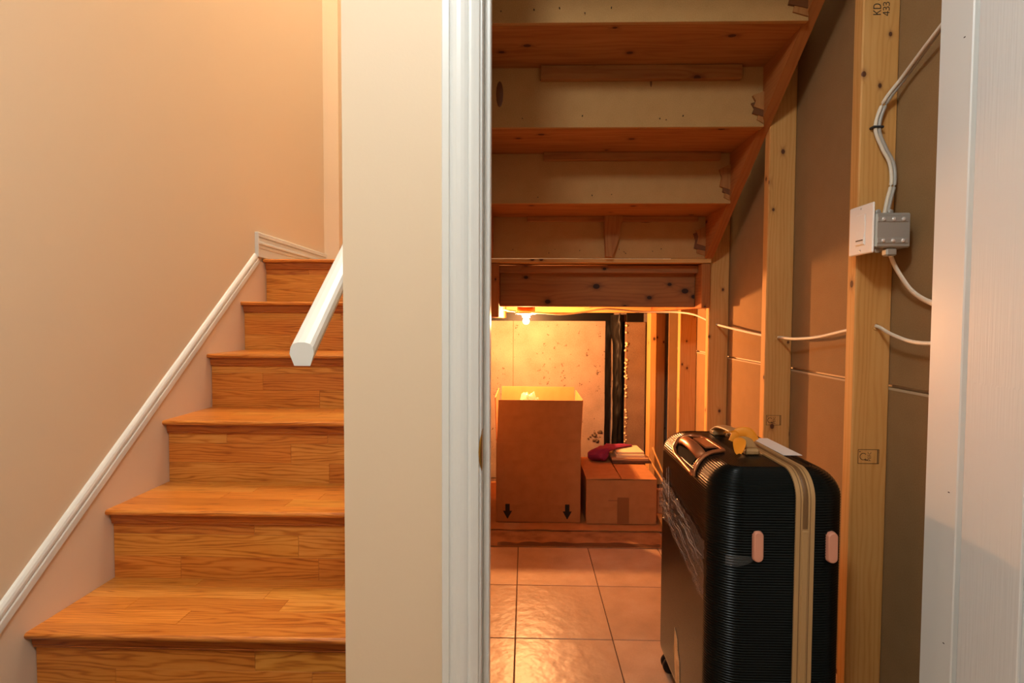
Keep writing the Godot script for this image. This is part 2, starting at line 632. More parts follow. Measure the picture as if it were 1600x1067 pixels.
func build_rooms() -> void:
	var W: Material = mats.wall
	structure(obj("wall_left", nb().box(Vector3(-1.34, 0, 1.7), Vector3(-1.22, 5.15, -4.0)), W), "warm beige painted wall rising beside the laminate staircase", "wall")
	var poly := [Vector2(-0.318, 0), Vector2(-0.318, 2.45), Vector2(-1.22, 2.45), Vector2(-1.22, 5.15), Vector2(1.8, 5.15), Vector2(1.8, 0), Vector2(0.8, 0), Vector2(0.8, 2.06), Vector2(-0.094, 2.06), Vector2(-0.094, 0)]
	structure(obj("wall_front", nb().prism(poly, 2, -0.965, -1.095), W), "pale beige wall end between the staircase and the white door casing", "wall")
	structure(obj("wall_center", nb().prism([Vector2(0, -1.095), Vector2(5.15, -1.095), Vector2(5.15, -2.55), Vector2(1.03, -2.55), Vector2(1.03, -3.5), Vector2(0, -3.5)], 0, -0.318, -0.22), W), "beige partition between the staircase and the closet carrying the handrail", "wall")
	var rear := [Vector2(-3.36, -1.22), Vector2(-3.36, -1.128), Vector2(-3.75, -1.128), Vector2(-3.75, 1.0), Vector2(-3.95, 1.0), Vector2(-3.95, -1.22)]
	structure(obj("wall_rear", nb().prism(rear, 1, 1.277, 5.15), W), "beige wall closing the stair landing, with a stepped corner", "wall")
	structure(obj("wall_behind", nb().box(Vector3(-1.34, 0, 1.7), Vector3(1.9, 2.55, 1.82)), W), "beige hall wall facing the staircase and the closet door", "wall")
	structure(obj("wall_hall", nb().box(Vector3(1.8, 0, 1.7), Vector3(1.92, 2.55, -1.1)), W), "beige hall wall past the hinge side of the open door", "wall")
	structure(obj("ceiling", nb().box(Vector3(-1.34, 2.45, 1.82), Vector3(1.92, 2.55, -0.965)), mats.ceiling), "white hall ceiling carrying a round light", "ceiling")
	structure(obj("ceiling_stairwell", nb().box(Vector3(-1.34, 5.1, -0.96), Vector3(1.1, 5.25, -4.0)), mats.ceiling), "white ceiling high over the stairwell", "ceiling")

func build_door() -> void:
	var t := thing("trim_1", Vector3(-0.08, 0, -1.0), "white painted door frame with moulded casing, stop and brass strike plate", "door frame")
	t.set_meta("kind", "structure")
	var prof := [[-0.143, 0.0], [-0.143, 0.0165], [-0.1415, 0.018], [-0.131, 0.018], [-0.1295, 0.0145], [-0.1275, 0.0135], [-0.124, 0.0150], [-0.118, 0.0165], [-0.111, 0.0165], [-0.105, 0.0150], [-0.1005, 0.0125], [-0.0985, 0.0105], [-0.097, 0.0125], [-0.0935, 0.0128], [-0.089, 0.0112], [-0.084, 0.0088], [-0.0812, 0.0075], [-0.080, 0.006], [-0.080, 0.0]]
	var pl := []
	var pr := []
	for p in prof:
		pl.append(Vector2(-0.965 + p[1], p[0]))
		pr.append(Vector2(-0.965 + p[1], 0.706 - p[0]))
	obj("casing", nb().prism(pl, 1, 0.0, 2.12), mats.white, t)
	obj("casing", nb().prism(pr, 1, 0.0, 2.12), mats.white, t)
	var ph := []
	for p in prof:
		ph.append(Vector2(2.046 - (p[0] + 0.080), -0.965 + p[1]))
	obj("casing", nb().prism(ph, 0, -0.080, 0.786), mats.white, t)
	obj("jamb", nb().box(Vector3(-0.094, 0, -0.965), Vector3(-0.076, 2.06, -1.095), 0.0012), mats.white, t)
	obj("jamb", nb().box(Vector3(0.782, 0, -0.965), Vector3(0.800, 2.06, -1.095), 0.0012), mats.white, t)
	obj("jamb", nb().box(Vector3(-0.076, 2.042, -0.965), Vector3(0.782, 2.06, -1.095), 0.0012), mats.white, t)
	obj("door_stop", nb().box(Vector3(-0.076, 0, -1.0), Vector3(-0.064, 2.042, -1.040), 0.002), mats.white, t)
	var st := obj("door_stop", nb().box(Vector3(0.782, 0, -1.0), Vector3(0.770, 2.042, -1.040), 0.002), mats.white, t)
	obj("door_stop", nb().box(Vector3(-0.064, 2.030, -1.0), Vector3(0.770, 2.042, -1.040), 0.002), mats.white, t)
	for y in [0.69, 0.41, 1.5]:
		obj("nail_head", nb().box(Vector3(0.7698, y, -1.017), Vector3(0.7703, y + 0.002, -1.021)), mats.clip, st)
	var sp := nb().box(Vector3(-0.0765, 0.735, -0.967), Vector3(-0.0750, 0.805, -0.995), 0.0005)
	# curved lip that wraps the jamb edge
	var rows := []
	for q in 9:
		var row := []
		var y := 0.735 + 0.07 * q / 8.0
		var b := 0.008 * sin(PI * q / 8.0)
		for w in 5:
			var a := PI / 2.0 * w / 4.0
			row.append(Vector3(-0.0752 - b * 0.75 * (1.0 - cos(a)), y, -0.966 + b * sin(a)))
		rows.append(row)
	sp.grid(rows, false, false)
	var plate := obj("strike_plate", sp, mats.brass, t)
	plate.set_meta("label", "brass strike plate")
	# leaf, swung out into the hall
	var d := thing("door_1", Vector3(0.76, 0, -0.53), "white panelled closet door standing open with a vertical wood grain", "door")
	d.set_meta("kind", "structure")
	var zz := [-0.952, -0.837, -0.215, -0.100]
	obj("door_core", nb().box(Vector3(0.748, 0.008, zz[0] + 0.001), Vector3(0.771, 2.035, zz[3] - 0.001)), mats.door, d)
	for s in [[0.742, 0.748], [0.771, 0.777]]:
		for q in [[0, 1], [2, 3]]:
			obj("stile", nb(1).box(Vector3(s[0], 0.008, zz[q[0]]), Vector3(s[1], 2.035, zz[q[1]]), 0.0012), mats.door, d)
		for yy in [[0.008, 0.22], [0.92, 1.06], [1.91, 2.035]]:
			obj("rail", nb(2).box(Vector3(s[0], yy[0], zz[1]), Vector3(s[1], yy[1], zz[2]), 0.0012), mats.door, d)
		for yy in [[0.22, 0.92], [1.06, 1.91]]:
			obj("panel", nb(1).box(Vector3(s[0] + (0.002 if s[0] < 0.75 else -0.002), yy[0] + 0.03, zz[1] + 0.03), Vector3(s[1] + (0.002 if s[0] < 0.75 else -0.002), yy[1] - 0.03, zz[2] - 0.03), 0.004), mats.door, d)
	for y in [0.25, 1.02, 1.80]:
		var hg := obj("hinge", nb().lathe([Vector2(0, -0.045), Vector2(0.006, -0.045), Vector2(0.006, 0.045), Vector2(0, 0.045)], Vector3(0.783, y, -0.944), Vector3.UP, 14), mats.brass, d)
		hg.set_meta("label", "brass hinge")

func plank_run(parent: Node, x0: float, x1: float, place: Callable, first: float, seed_: int) -> void:
	# butt-jointed strips along x; place(xa, xb) gives the two corners
	var r := RandomNumberGenerator.new()
	r.seed = seed_
	var x := x0
	var step := first
	while x < x1 - 0.001:
		var e := minf(x + step, x1)
		if x1 - e < 0.07:
			e = x1
		var c: Array = place.call(x + 0.0003, e - 0.0003)
		var b := nb(0, Vector2(r.randf_range(0.0, 0.22), 1.25 + r.randf_range(0.0, 0.25)))
		b.box(c[0], c[1], 0.0004)
		obj("plank", b, mats["oak%d" % r.randi_range(0, 4)], parent)
		x = e
		step = r.randf_range(0.30, 0.52)

func build_stairs() -> void:
	var ys := [0.234, 0.445, 0.659, 0.866, 1.074, 1.277]
	var zs := [-1.294, -1.561, -1.821, -2.087, -2.344, -2.552]
	var x0 := -1.2135
	var x1 := -0.318
	var t := thing("staircase", Vector3(-0.76, 0, -1.95), "orange oak laminate staircase with rounded nosings climbing along the beige wall", "staircase")
	for k in 6:
		var yt: float = ys[k]
		var zn: float = zs[k]
		var zb: float = (zs[k + 1] - 0.040) if k < 5 else -3.75
		var po := [Vector2(yt, zn - 0.052), Vector2(yt, zn - 0.007), Vector2(yt - 0.0015, zn - 0.003), Vector2(yt - 0.0045, zn - 0.0005), Vector2(yt - 0.008, zn), Vector2(yt - 0.0115, zn - 0.0012), Vector2(yt - 0.0145, zn - 0.0035), Vector2(yt - 0.0155, zn - 0.007), Vector2(yt - 0.0155, zb), Vector2(yt - 0.004, zb), Vector2(yt - 0.004, zn - 0.052)]
		var tr := obj("tread", nb(0, Vector2(0.05 * k, 1.3 + 0.04 * k)).prism(po, 0, x0, x1), mats["oak%d" % [2, 1, 4, 2, 1, 4][k]], t)
		var z: float = zn - 0.0525
		var row := 0
		while z > zb + 0.01 and row < 12:
			var ze: float = maxf(z - 0.0665, zb)
			plank_run(tr, x0, x1, func(xa, xb): return [Vector3(xa, yt - 0.004, z), Vector3(xb, yt, ze + 0.0004)], [0.34, 0.16, 0.50, 0.27][(row + k * 2) % 4], 100 + k * 20 + row)
			z = ze
			row += 1
		# moulding under the nosing
		var zr := zn - 0.030
		var mo := [Vector2(yt - 0.0155, zr), Vector2(yt - 0.0155, zr + 0.014), Vector2(yt - 0.020, zr + 0.0145), Vector2(yt - 0.036, zr + 0.012), Vector2(yt - 0.040, zr + 0.010), Vector2(yt - 0.0425, zr + 0.0105), Vector2(yt - 0.046, zr + 0.008), Vector2(yt - 0.047, zr)]
		obj("nosing_moulding", nb(0, Vector2(0.07 * k + 0.03, 1.28)).prism(mo, 0, x0 + 0.004, x1), mats.oak_dark, t)
		# riser
		var y0: float = ys[k - 1] if k > 0 else 0.0
		var y1 := yt - 0.016
		var ri := obj("riser", nb(0).box(Vector3(x0, y0 - (0.01 if k > 0 else 0.0), zr - 0.016), Vector3(x1, y1, zr - 0.004)), mats.pine, t)
		var y := y0
		row = 0
		while y < y1 - 0.004:
			var ye := minf(y + 0.0665, y1)
			if y1 - ye < 0.02:
				ye = y1
			plank_run(ri, x0 + 0.002, x1, func(xa, xb): return [Vector3(xa, y, zr - 0.004), Vector3(xb, ye - 0.0004, zr)], [0.42, 0.20, 0.55][(row + k) % 3], 400 + k * 20 + row)
			y = ye
			row += 1
	# painted skirt board with its moulding, along the wall
	var s := thing("trim_2", Vector3(-1.21, 0, -1.9), "white moulding capping the beige skirt board that climbs along the stairs", "skirting")
	s.set_meta("kind", "structure")
	var dirv := Vector2(0.769, -1.0).normalized()   # (y, z) along the slope
	var up := Vector2(dirv.y, -dirv.x) * -1.0
	if up.x < 0:
		up = -up
	var a := Vector2(0.31, -1.242)
	var lo := a + dirv * -0.42
	var hi := a + dirv * 1.585
	var bd := [lo + up * 0.0, hi, Vector2(1.262, hi.y), Vector2(1.262, -2.60), Vector2(1.0, -2.60), Vector2(0.60, -2.1), Vector2(0.2, -1.62), Vector2(0.0, -1.4), Vector2(0.0, lo.y)]
	obj("skirt_board", nb().prism(bd, 0, -1.221, -1.2135), mats.skirt, s)
	var sec := [Vector2(-0.024, 0.0), Vector2(-0.024, 0.010), Vector2(-0.0225, 0.013), Vector2(-0.006, 0.0135), Vector2(-0.0035, 0.0125), Vector2(-0.002, 0.010), Vector2(-0.0005, 0.0095), Vector2(0.001, 0.0115), Vector2(0.003, 0.0130), Vector2(0.010, 0.0130), Vector2(0.016, 0.0110), Vector2(0.021, 0.0065), Vector2(0.023, 0.003), Vector2(0.0235, 0.0)]
	var mb := nb()
	var ring0 := []
	var ring1 := []
	for q in sec:
		var c0: Vector2 = lo + up * q.x
		var c1: Vector2 = hi + up * q.x
		ring0.append(Vector3(-1.2205 + q.y, c0.x, c0.y))
		ring1.append(Vector3(-1.2205 + q.y, c1.x, c1.y))
	for q in sec.size() - 1:
		var e: Vector2 = sec[q + 1] - sec[q]
		# outward in (up, x): turn the section's edge a quarter
		var ou := Vector2(-e.y, e.x)
		mb.quad(ring0[q], ring0[q + 1], ring1[q + 1], ring1[q], Vector3(ou.y, up.x * ou.x, up.y * ou.x))
	mb.fan(ring0, Vector3(0, lo.x - hi.x, lo.y - hi.y))
	mb.fan(ring1, Vector3(0, hi.x - lo.x, hi.y - lo.y))
	obj("moulding", mb, mats.white, s)
	# baseboard on the landing
	var b := thing("baseboard_left", Vector3(-1.21, 1.277, -2.93), "short white grooved baseboard on the landing along the beige wall", "baseboard")
	b.set_meta("kind", "structure")
	for q in [[1.280, 1.320, -1.208], [1.320, 1.337, -1.206], [1.337, 1.350, -1.202], [1.350, 1.372, -1.210], [1.372, 1.392, -1.205]]:
		obj("baseboard_rail", nb(2).box(Vector3(-1.221, q[0], -2.500), Vector3(q[2], q[1], -3.359), 0.0025), mats.white, b)
	obj("end_cap", nb().box(Vector3(-1.221, 1.280, -2.492), Vector3(-1.203, 1.392, -2.4995), 0.002), mats.white, b)

func build_handrail() -> void:
	var t := thing("handrail", Vector3(-0.42, 0.90, -1.05), "white painted wooden handrail with a rounded top fixed to the partition", "handrail")
	var prof := [Vector2(-0.0235, 0.000), Vector2(-0.0215, 0.012), Vector2(-0.0165, 0.019), Vector2(-0.006, 0.022), Vector2(0.006, 0.022), Vector2(0.0165, 0.019), Vector2(0.0215, 0.012), Vector2(0.0235, 0.0), Vector2(0.0165, -0.023), Vector2(-0.0145, -0.023)]
	var rows := []
	var ends := [Vector3(-0.4265, 0.934, -1.05), Vector3(-0.4265, 0.934 + 0.77 * 1.35, -2.40)]
	for e in ends:
		var ring := []
		for p in prof:
			ring.append(e + Vector3(p.x, p.y, 0))
		rows.append(ring)
	var b := nb()
	for q in prof.size():
		var w := (q + 1) % prof.size()
		var o: Vector2 = (prof[q] + prof[w])
		b.quad(rows[0][q], rows[0][w], rows[1][w], rows[1][q], Vector3(o.x, o.y, 0))
	b.fan(rows[0], Vector3.BACK)
	b.fan(rows[1], Vector3.FORWARD)
	obj("rail", b, mats.white, t)
	for z in [-1.32, -2.1]:
		var y: float = 0.934 - 0.02 + 0.77 * (-1.05 - z)
		obj("bracket", nb().tube(smooth_path([Vector3(-0.425, y + 0.0, z), Vector3(-0.42, y - 0.045, z), Vector3(-0.37, y - 0.06, z), Vector3(-0.319, y - 0.05, z)], 5), 0.006), mats.brass, t)

func build_upper_flight() -> void:
	var t := thing("stair_flight", Vector3(0.3, 1.27, -1.8), "bare underside of an upper stair flight with chipboard risers and pine stringer", "stairs")
	var ry := [1.272, 1.450, 1.640, 1.835, 2.030, 2.225]
	var rz := [-2.450, -2.170, -1.880, -1.600, -1.320, -1.115]
	for k in 5:
		obj("riser_board", nb(0).box(Vector3(-0.15, ry[k], rz[k] - 0.016), Vector3(0.782, ry[k + 1] + 0.0, rz[k]), 0.001), mats.riser, t)
		obj("tread_board", nb(0, Vector2(0.03 + 0.06 * k, 0.2 + 0.05 * k)).box(Vector3(-0.15, ry[k + 1], rz[k] - 0.03), Vector3(0.782, ry[k + 1] + 0.025, rz[k + 1] - 0.0165)), mats.tread_under, t)
	obj("riser_board", nb(0).box(Vector3(-0.15, ry[5], -1.131), Vector3(0.782, 2.42, -1.115), 0.001), mats.riser, t)
	# stringers: sloped boards
	var low := Vector2(1.2705, -2.449)
	var dirv := Vector2(0.686, 1.0)
	var L := 1.34
	var po := [low, low + dirv * L, low + dirv * L + Vector2(0.30, 0.0), Vector2(1.60, -2.449), Vector2(1.36, -2.449)]
	obj("stringer", nb(2, Vector2(0.1, 2.6)).prism(po, 0, 0.776, 0.810), mats.pine_red, t)
	obj("stringer", nb(2, Vector2(0.18, 2.6)).prism(po, 0, -0.180, -0.142), mats.pine_red, t)
	# glue strips in the corners below the treads
	for c in [[0.046, 0.700, 1.835, -1.876, 0.046], [0.066, 0.735, 1.640, -2.166, 0.030], [0.004, 0.74, 1.450, -2.446, 0.022]]:
		var bb := nb(0, Vector2(0.04, 0.3 + c[0])).box(Vector3(c[0], c[2] - c[4], c[3] - 0.006), Vector3(c[1], c[2] - 0.001, c[3] + 0.018), 0.0012)
		obj("glue_strip", bb, mats.tread_under, t)
	# upright wedge block under the lowest tread
	obj("wedge_block", nb(1, Vector2(0.02, 0.6)).prism([Vector2(0.335, 1.449), Vector2(0.344, 1.274), Vector2(0.372, 1.274), Vector2(0.392, 1.33), Vector2(0.418, 1.449)], 2, -2.449, -2.415), mats.tread_under, t)
	# split shims driven into the stringer housing
	rng.seed = 5
	for k in 4:
		var zf: float = rz[k] + 0.001
		for q in 3:
			var yb: float = ry[k] + 0.01 + 0.02 * q
			var x: float = 0.776 - 0.014 - 0.040 * rng.randf()
			var h: float = rng.randf_range(0.05, 0.11)
			obj("shim", nb(1, Vector2(rng.randf() * 0.2, rng.randf())).prism([Vector2(0.778, yb), Vector2(x, yb + 0.012), Vector2(x + 0.006, yb + h * 0.5), Vector2(x - 0.004, yb + h * 0.8), Vector2(0.772, yb + h), Vector2(0.778, yb + h)], 2, zf - 0.002, zf + 0.004 + 0.003 * q), mats.glue if q == 1 else mats.tread_under, t)
	# dried glue runs and nail points
	for g in [[0.36, 1.790, -1.880, 0.024, 0.012], [0.06, 1.790, -1.880, 0.02, 0.006], [0.41, 1.768, -1.880, 0.004, 0.018], [0.43, 1.610, -2.170, 0.018, 0.006], [0.10, 1.427, -2.450, 0.022, 0.006], [0.52, 1.424, -2.450, 0.040, 0.008], [-0.09, 1.70, -1.88, 0.014, 0.05]]:
		obj("glue_run", nb().lathe([Vector2(0.0, 0.004), Vector2(0.6, 0.003), Vector2(0.95, 0.001), Vector2(1.0, -0.001)], Vector3.ZERO, Vector3(0, 0, 1), 12), mats.glue, t)
		var last := t.get_child(t.get_child_count() - 1) as MeshInstance3D
		last.scale = Vector3(g[3], g[4], 1.0)
		last.position = Vector3(g[0], g[1], g[2]) - origin_of(t)
	for q in 22:
		var k := rng.randi_range(0, 3)
		var p := Vector3(rng.randf_range(-0.1, 0.74), ry[k] + rng.randf_range(0.02, 0.04), rz[k])
		obj("nail_point", nb().tube([p - Vector3(0, 0, 0.004), p + Vector3(rng.randf_range(-0.002, 0.002), rng.randf_range(-0.006, 0.002), 0.006)], 0.0016, -1.0, 6), mats.ink, t)

func build_landing() -> void:
	var t := thing("landing_frame", Vector3(0.33, 1.04, -2.95), "knotty pine joists framing the low landing over the stored boxes", "framing")
	obj("deck_board", nb(0, Vector2(0, 0.1)).box(Vector3(-0.22, 1.252, -2.452), Vector3(0.806, 1.268, -3.49), 0.001), mats.pine, t)
	obj("header_joist", nb(0, Vector2(0.026 - 1.06, 0.30)).box(Vector3(-0.118, 1.062, -2.545), Vector3(0.766, 1.2455, -2.583), 0.003), mats.joist, t)
	obj("ledger_strip", nb(0, Vector2(0.1, 0.4)).box(Vector3(-0.118, 1.212, -2.505), Vector3(0.766, 1.2455, -2.5445), 0.002), mats.joist, t)
	obj("trimmer", nb(2, Vector2(0.03, 2.7)).box(Vector3(0.7665, 1.056, -2.455), Vector3(0.805, 1.2505, -3.44), 0.003), mats.pine_red, t)
	obj("trimmer", nb(2, Vector2(0.1, 2.7)).box(Vector3(-0.160, 1.012, -2.455), Vector3(-0.1185, 1.2505, -3.44), 0.003), mats.pine_red, t)
	for x in [-0.02, 0.36]:
		obj("floor_joist", nb(2, Vector2(x, 2.8)).box(Vector3(x, 1.075, -2.584), Vector3(x + 0.038, 1.2505, -3.44), 0.003), mats.pine, t)
	obj("rear_joist", nb(0, Vector2(0.02, 0.5)).box(Vector3(-0.215, 1.048, -3.441), Vector3(0.806, 1.2505, -3.480), 0.003), mats.pine, t)

func stud(parent: Node, z: float, x0: float, m: Material, uo: Vector2, top := 2.42) -> Node:
	return obj("stud", nb(1, uo).box(Vector3(x0, 0.0, z), Vector3(x0 + 0.0885, top, z - 0.038), 0.003), m, parent)

func build_wall_right() -> void:
	var w := obj("wall_right", nb().box(Vector3(0.9135, 0, -1.0951), Vector3(1.02, 5.1, -3.95)), mats.wall)
	structure(w, "unfinished closet wall of bare pine studs on brown backed drywall", "wall")
	obj("drywall_sheet", nb().box(Vector3(0.900, 0.845, -1.0955), Vector3(0.9134, 2.44, -3.5), 0.001), mats.kraft, w)
	obj("drywall_sheet", nb().box(Vector3(0.900, 0.0, -1.0955), Vector3(0.9134, 0.838, -3.5), 0.001), mats.kraft, w)
	var e := obj("paper_edge", nb().box(Vector3(0.8992, 0.832, -1.0955), Vector3(0.9003, 0.8375, -3.5)), mats.paper_edge, w)
	e.set_meta("label", "pale paper edge of the lower drywall sheet")
	var s1 := stud(w, -1.393, 0.811, mats.pine, Vector2(-0.75, 0.1))
	var s2 := stud(w, -1.901, 0.811, mats.pine, Vector2(-0.66, 0.55))
	stud(w, -2.492, 0.811, mats.pine, Vector2(-0.80, 1.1))
	stud(w, -2.945, 0.811, mats.pine, Vector2(-0.72, 0.9), 1.25)
	# doubled studs in the back corner
	obj("stud", nb(1, Vector2(0.2, 0.3)).box(Vector3(0.735, 0, -3.30), Vector3(0.773, 1.046, -3.39), 0.003), mats.pine, w)
	obj("stud", nb(1, Vector2(0.05, 0.8)).box(Vector3(0.774, 0, -3.385), Vector3(0.846, 1.046, -3.423), 0.004), mats.pine, w)
	obj("added_drywall_strip", nb().box(Vector3(0.850, 0.0, -3.318), Vector3(0.8995, 1.046, -3.331), 0.001), mats.kraft, w)  # added kraft strip, set forward so the bulb lights this dark corner
	# grade stamps printed on the studs
	stamp(s1, Vector3(0.8535, 0.665, -1.3929), 0.052, 0.036, mats.stamp)
	stamp(s2, Vector3(0.844, 0.664, -1.9009), 0.050, 0.034, mats.stamp)
	var b := nb()
	b.text("433 42", 0.021, Vector3(0.8655, 1.768, -1.3928), Vector3.UP, Vector3.LEFT)
	b.text("KD 4-7", 0.024, Vector3(0.8440, 1.772, -1.3928), Vector3.UP, Vector3.LEFT)
	var g := obj("grade_stamp", b, mats.ink, s1)
	g.set_meta("label", "black grade stamp reading 433")
	# tear-out round the drilled cable holes
	for h in [[s1, Vector3(0.862, 0.988, -1.3932)], [s2, Vector3(0.851, 0.946, -1.9012)]]:
		obj("hole_rim", nb().lathe([Vector2(0.0095, -0.004), Vector2(0.0095, 0.0005), Vector2(0.0075, 0.0012), Vector2(0.006, 0.0), Vector2(0.0055, -0.01)], h[1], Vector3(0, 0, 1), 14), mats.pine, h[0])

func stamp(parent: Node, c: Vector3, w: float, h: float, m: Material) -> void:
	var b := nb()
	var l := 0.0013
	var z0 := c.z - 0.0004
	var z1 := c.z + 0.0003
	b.box(Vector3(c.x - w / 2, c.y + h / 2 - l, z0), Vector3(c.x + w / 2, c.y + h / 2, z1))
	b.box(Vector3(c.x - w / 2, c.y - h / 2, z0), Vector3(c.x + w / 2, c.y - h / 2 + l, z1))
	b.box(Vector3(c.x - w / 2, c.y - h / 2, z0), Vector3(c.x - w / 2 + l, c.y + h / 2, z1))
	b.box(Vector3(c.x + w / 2 - l, c.y - h / 2, z0), Vector3(c.x + w / 2, c.y + h / 2, z1))
	b.box(Vector3(c.x + w / 2 - l * 3.6, c.y - h / 2, z0), Vector3(c.x + w / 2 - l * 2.2, c.y + h / 2, z1))
	b.text("PEFC", 0.011, Vector3(c.x + w * 0.05, c.y, c.z), Vector3.UP, Vector3.LEFT)
	# loop mark with an open side
	var lx := c.x - w * 0.24
	for q in 9:
		var a0 := deg_to_rad(40.0 + 280.0 * q / 9.0)
		var a1 := deg_to_rad(40.0 + 280.0 * (q + 1) / 9.0)
		var r0 := 0.0075
		var r1 := 0.0092
		var p := []
		for e in [[a0, r0], [a0, r1], [a1, r1], [a1, r0]]:
			p.append(Vector2(lx + cos(e[0]) * e[1], c.y + sin(e[0]) * e[1]))
		b.prism(p, 2, z0, z1)
	b.box(Vector3(lx + 0.004, c.y - 0.010, z0), Vector3(lx + 0.0105, c.y - 0.0075, z1))
	b.box(Vector3(c.x - w * 0.43, c.y + h * 0.30, z0), Vector3(c.x - w * 0.38, c.y + h * 0.38, z1))
	var o := obj("grade_stamp", b, m, parent)
	o.set_meta("label", "brown PEFC grade stamp")

func build_wall_back() -> void:
	var w := obj("wall_back", nb().box(Vector3(-1.22, 0, -3.5), Vector3(0.9, 1.046, -3.74)), mats.concrete)
	structure(w, "pitted poured concrete foundation wall behind the boxes", "wall")
	# form seams left by the shuttering, and a pour edge on the right
	obj("form_seam", nb().box(Vector3(-0.0785, 0.0, -3.5002), Vector3(-0.0745, 1.0, -3.4985), 0.0006), mats.concrete_rough, w)
	obj("form_seam", nb().box(Vector3(0.088, 0.55, -3.5002), Vector3(0.0895, 0.95, -3.4993), 0.0003), mats.concrete, w)
	obj("pour_step", nb().box(Vector3(0.610, 0.0, -3.4), Vector3(0.733, 0.992, -3.4999), 0.004), mats.concrete_rough, w)
	rng.seed = 17
	for q in 46:
		var y := rng.randf_range(0.2, 0.98)
		var r := rng.randf_range(0.003, 0.009)
		obj("crumb", nb().lathe([Vector2(0.0001, -r), Vector2(r * 0.8, -r * 0.5), Vector2(r, 0), Vector2(r * 0.7, r * 0.6), Vector2(0.0001, r * 0.8)], Vector3(0.611 + rng.randf_range(-0.003, 0.010), y, -3.399 + rng.randf_range(-0.003, 0.003)), Vector3(rng.randf_range(-1, 1), 1, rng.randf_range(-1, 1)).normalized(), 6), mats.cream, w)
	# loose aggregate coloured dark to paint the shade of a broken-out cavity
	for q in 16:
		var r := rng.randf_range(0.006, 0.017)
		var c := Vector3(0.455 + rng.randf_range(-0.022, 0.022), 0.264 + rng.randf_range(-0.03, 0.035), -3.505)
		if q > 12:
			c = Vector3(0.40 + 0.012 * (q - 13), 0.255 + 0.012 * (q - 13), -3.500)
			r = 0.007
		obj("loose_aggregate", nb().lathe([Vector2(0.0001, -r), Vector2(r * 0.8, -r * 0.4), Vector2(r, 0), Vector2(r * 0.6, r * 0.6), Vector2(0.0001, r * 0.7)], c, Vector3(rng.randf_range(-1, 1), 1, rng.randf_range(-1, 1)).normalized(), 7), mats.cavity_shade, w)
	# black plastic
	var t := thing("plastic_sheet", Vector3(0.55, 0.05, -3.48), "black plastic vapour sheet hanging in folds down the concrete wall", "plastic sheet")
	obj("top_band", nb().box(Vector3(-0.219, 0.996, -3.4995), Vector3(0.545, 1.047, -3.492), 0.001), mats.black_film, t)
	obj("top_band", nb().box(Vector3(0.612, 0.992, -3.3985), Vector3(0.715, 1.047, -3.390), 0.001), mats.black_film, t)
	obj("flat_strip", crinkled(0.498, 0.532, 0.05, 1.02, -3.494, 0.003, 3), mats.black_film, t)
	var rows := []
	var nn := noise(55, 1.0, 2)
	for q in 60:
		var y := 0.05 + 0.985 * q / 59.0
		var row := []
		for k in 15:
			var u := k / 14.0
			var pinch := smoothstep(0.80, 1.0, y)
			var x := lerpf(0.546, 0.613, u) - pinch * 0.018 * (1.0 - u)
			var z := -3.492 + 0.075 * pow(sin(PI * clampf(u * 1.0, 0.0, 1.0)), 0.7) + 0.010 * nn.get_noise_2d(u * 3.0, y * 9.0) + 0.010 * sin(u * 9.0 + y * 2.0)
			row.append(Vector3(x + 0.004 * nn.get_noise_2d(y * 6.0, 40.0 + u), y, z))
		rows.append(row)
	obj("folded_strip", thick_sheet(rows, 0.0012), mats.black_film, t)

func thick_sheet(rows: Array, th: float) -> MB:
	var b := nb()
	var back := []
	var R := rows.size()
	var C: int = rows[0].size()
	for r in R:
		var row := []
		for c in C:
			var du: Vector3 = rows[r][mini(c + 1, C - 1)] - rows[r][maxi(c - 1, 0)]
			var dv: Vector3 = rows[mini(r + 1, R - 1)][c] - rows[maxi(r - 1, 0)][c]
			row.append(rows[r][c] - du.cross(dv).normalized() * th)
		back.append(row)
	b.grid(rows, false, false)
	b.grid(back, false, true)
	for c in C - 1:
		b.quad(rows[0][c], rows[0][c + 1], back[0][c + 1], back[0][c], rows[0][c] - rows[1][c])
		b.quad(rows[R - 1][c], rows[R - 1][c + 1], back[R - 1][c + 1], back[R - 1][c], rows[R - 1][c] - rows[R - 2][c])
	for r in R - 1:
		b.quad(rows[r][0], rows[r + 1][0], back[r + 1][0], back[r][0], rows[r][0] - rows[r][1])
		b.quad(rows[r][C - 1], rows[r + 1][C - 1], back[r + 1][C - 1], back[r][C - 1], rows[r][C - 1] - rows[r][C - 2])
	return b

func crinkled(x0: float, x1: float, y0: float, y1: float, z: float, amp: float, seed_: int) -> MB:
	var nn := noise(seed_, 1.0, 2)
	var rows := []
	for q in 50:
		var row := []
		for k in 8:
			var x := lerpf(x0, x1, k / 7.0)
			var y := lerpf(y0, y1, q / 49.0)
			row.append(Vector3(x + amp * 0.7 * nn.get_noise_2d(y * 3.0, 7.0), y, z + amp * (0.5 + nn.get_noise_2d(x * 30.0, y * 8.0))))
		rows.append(row)
	return thick_sheet(rows, 0.001)

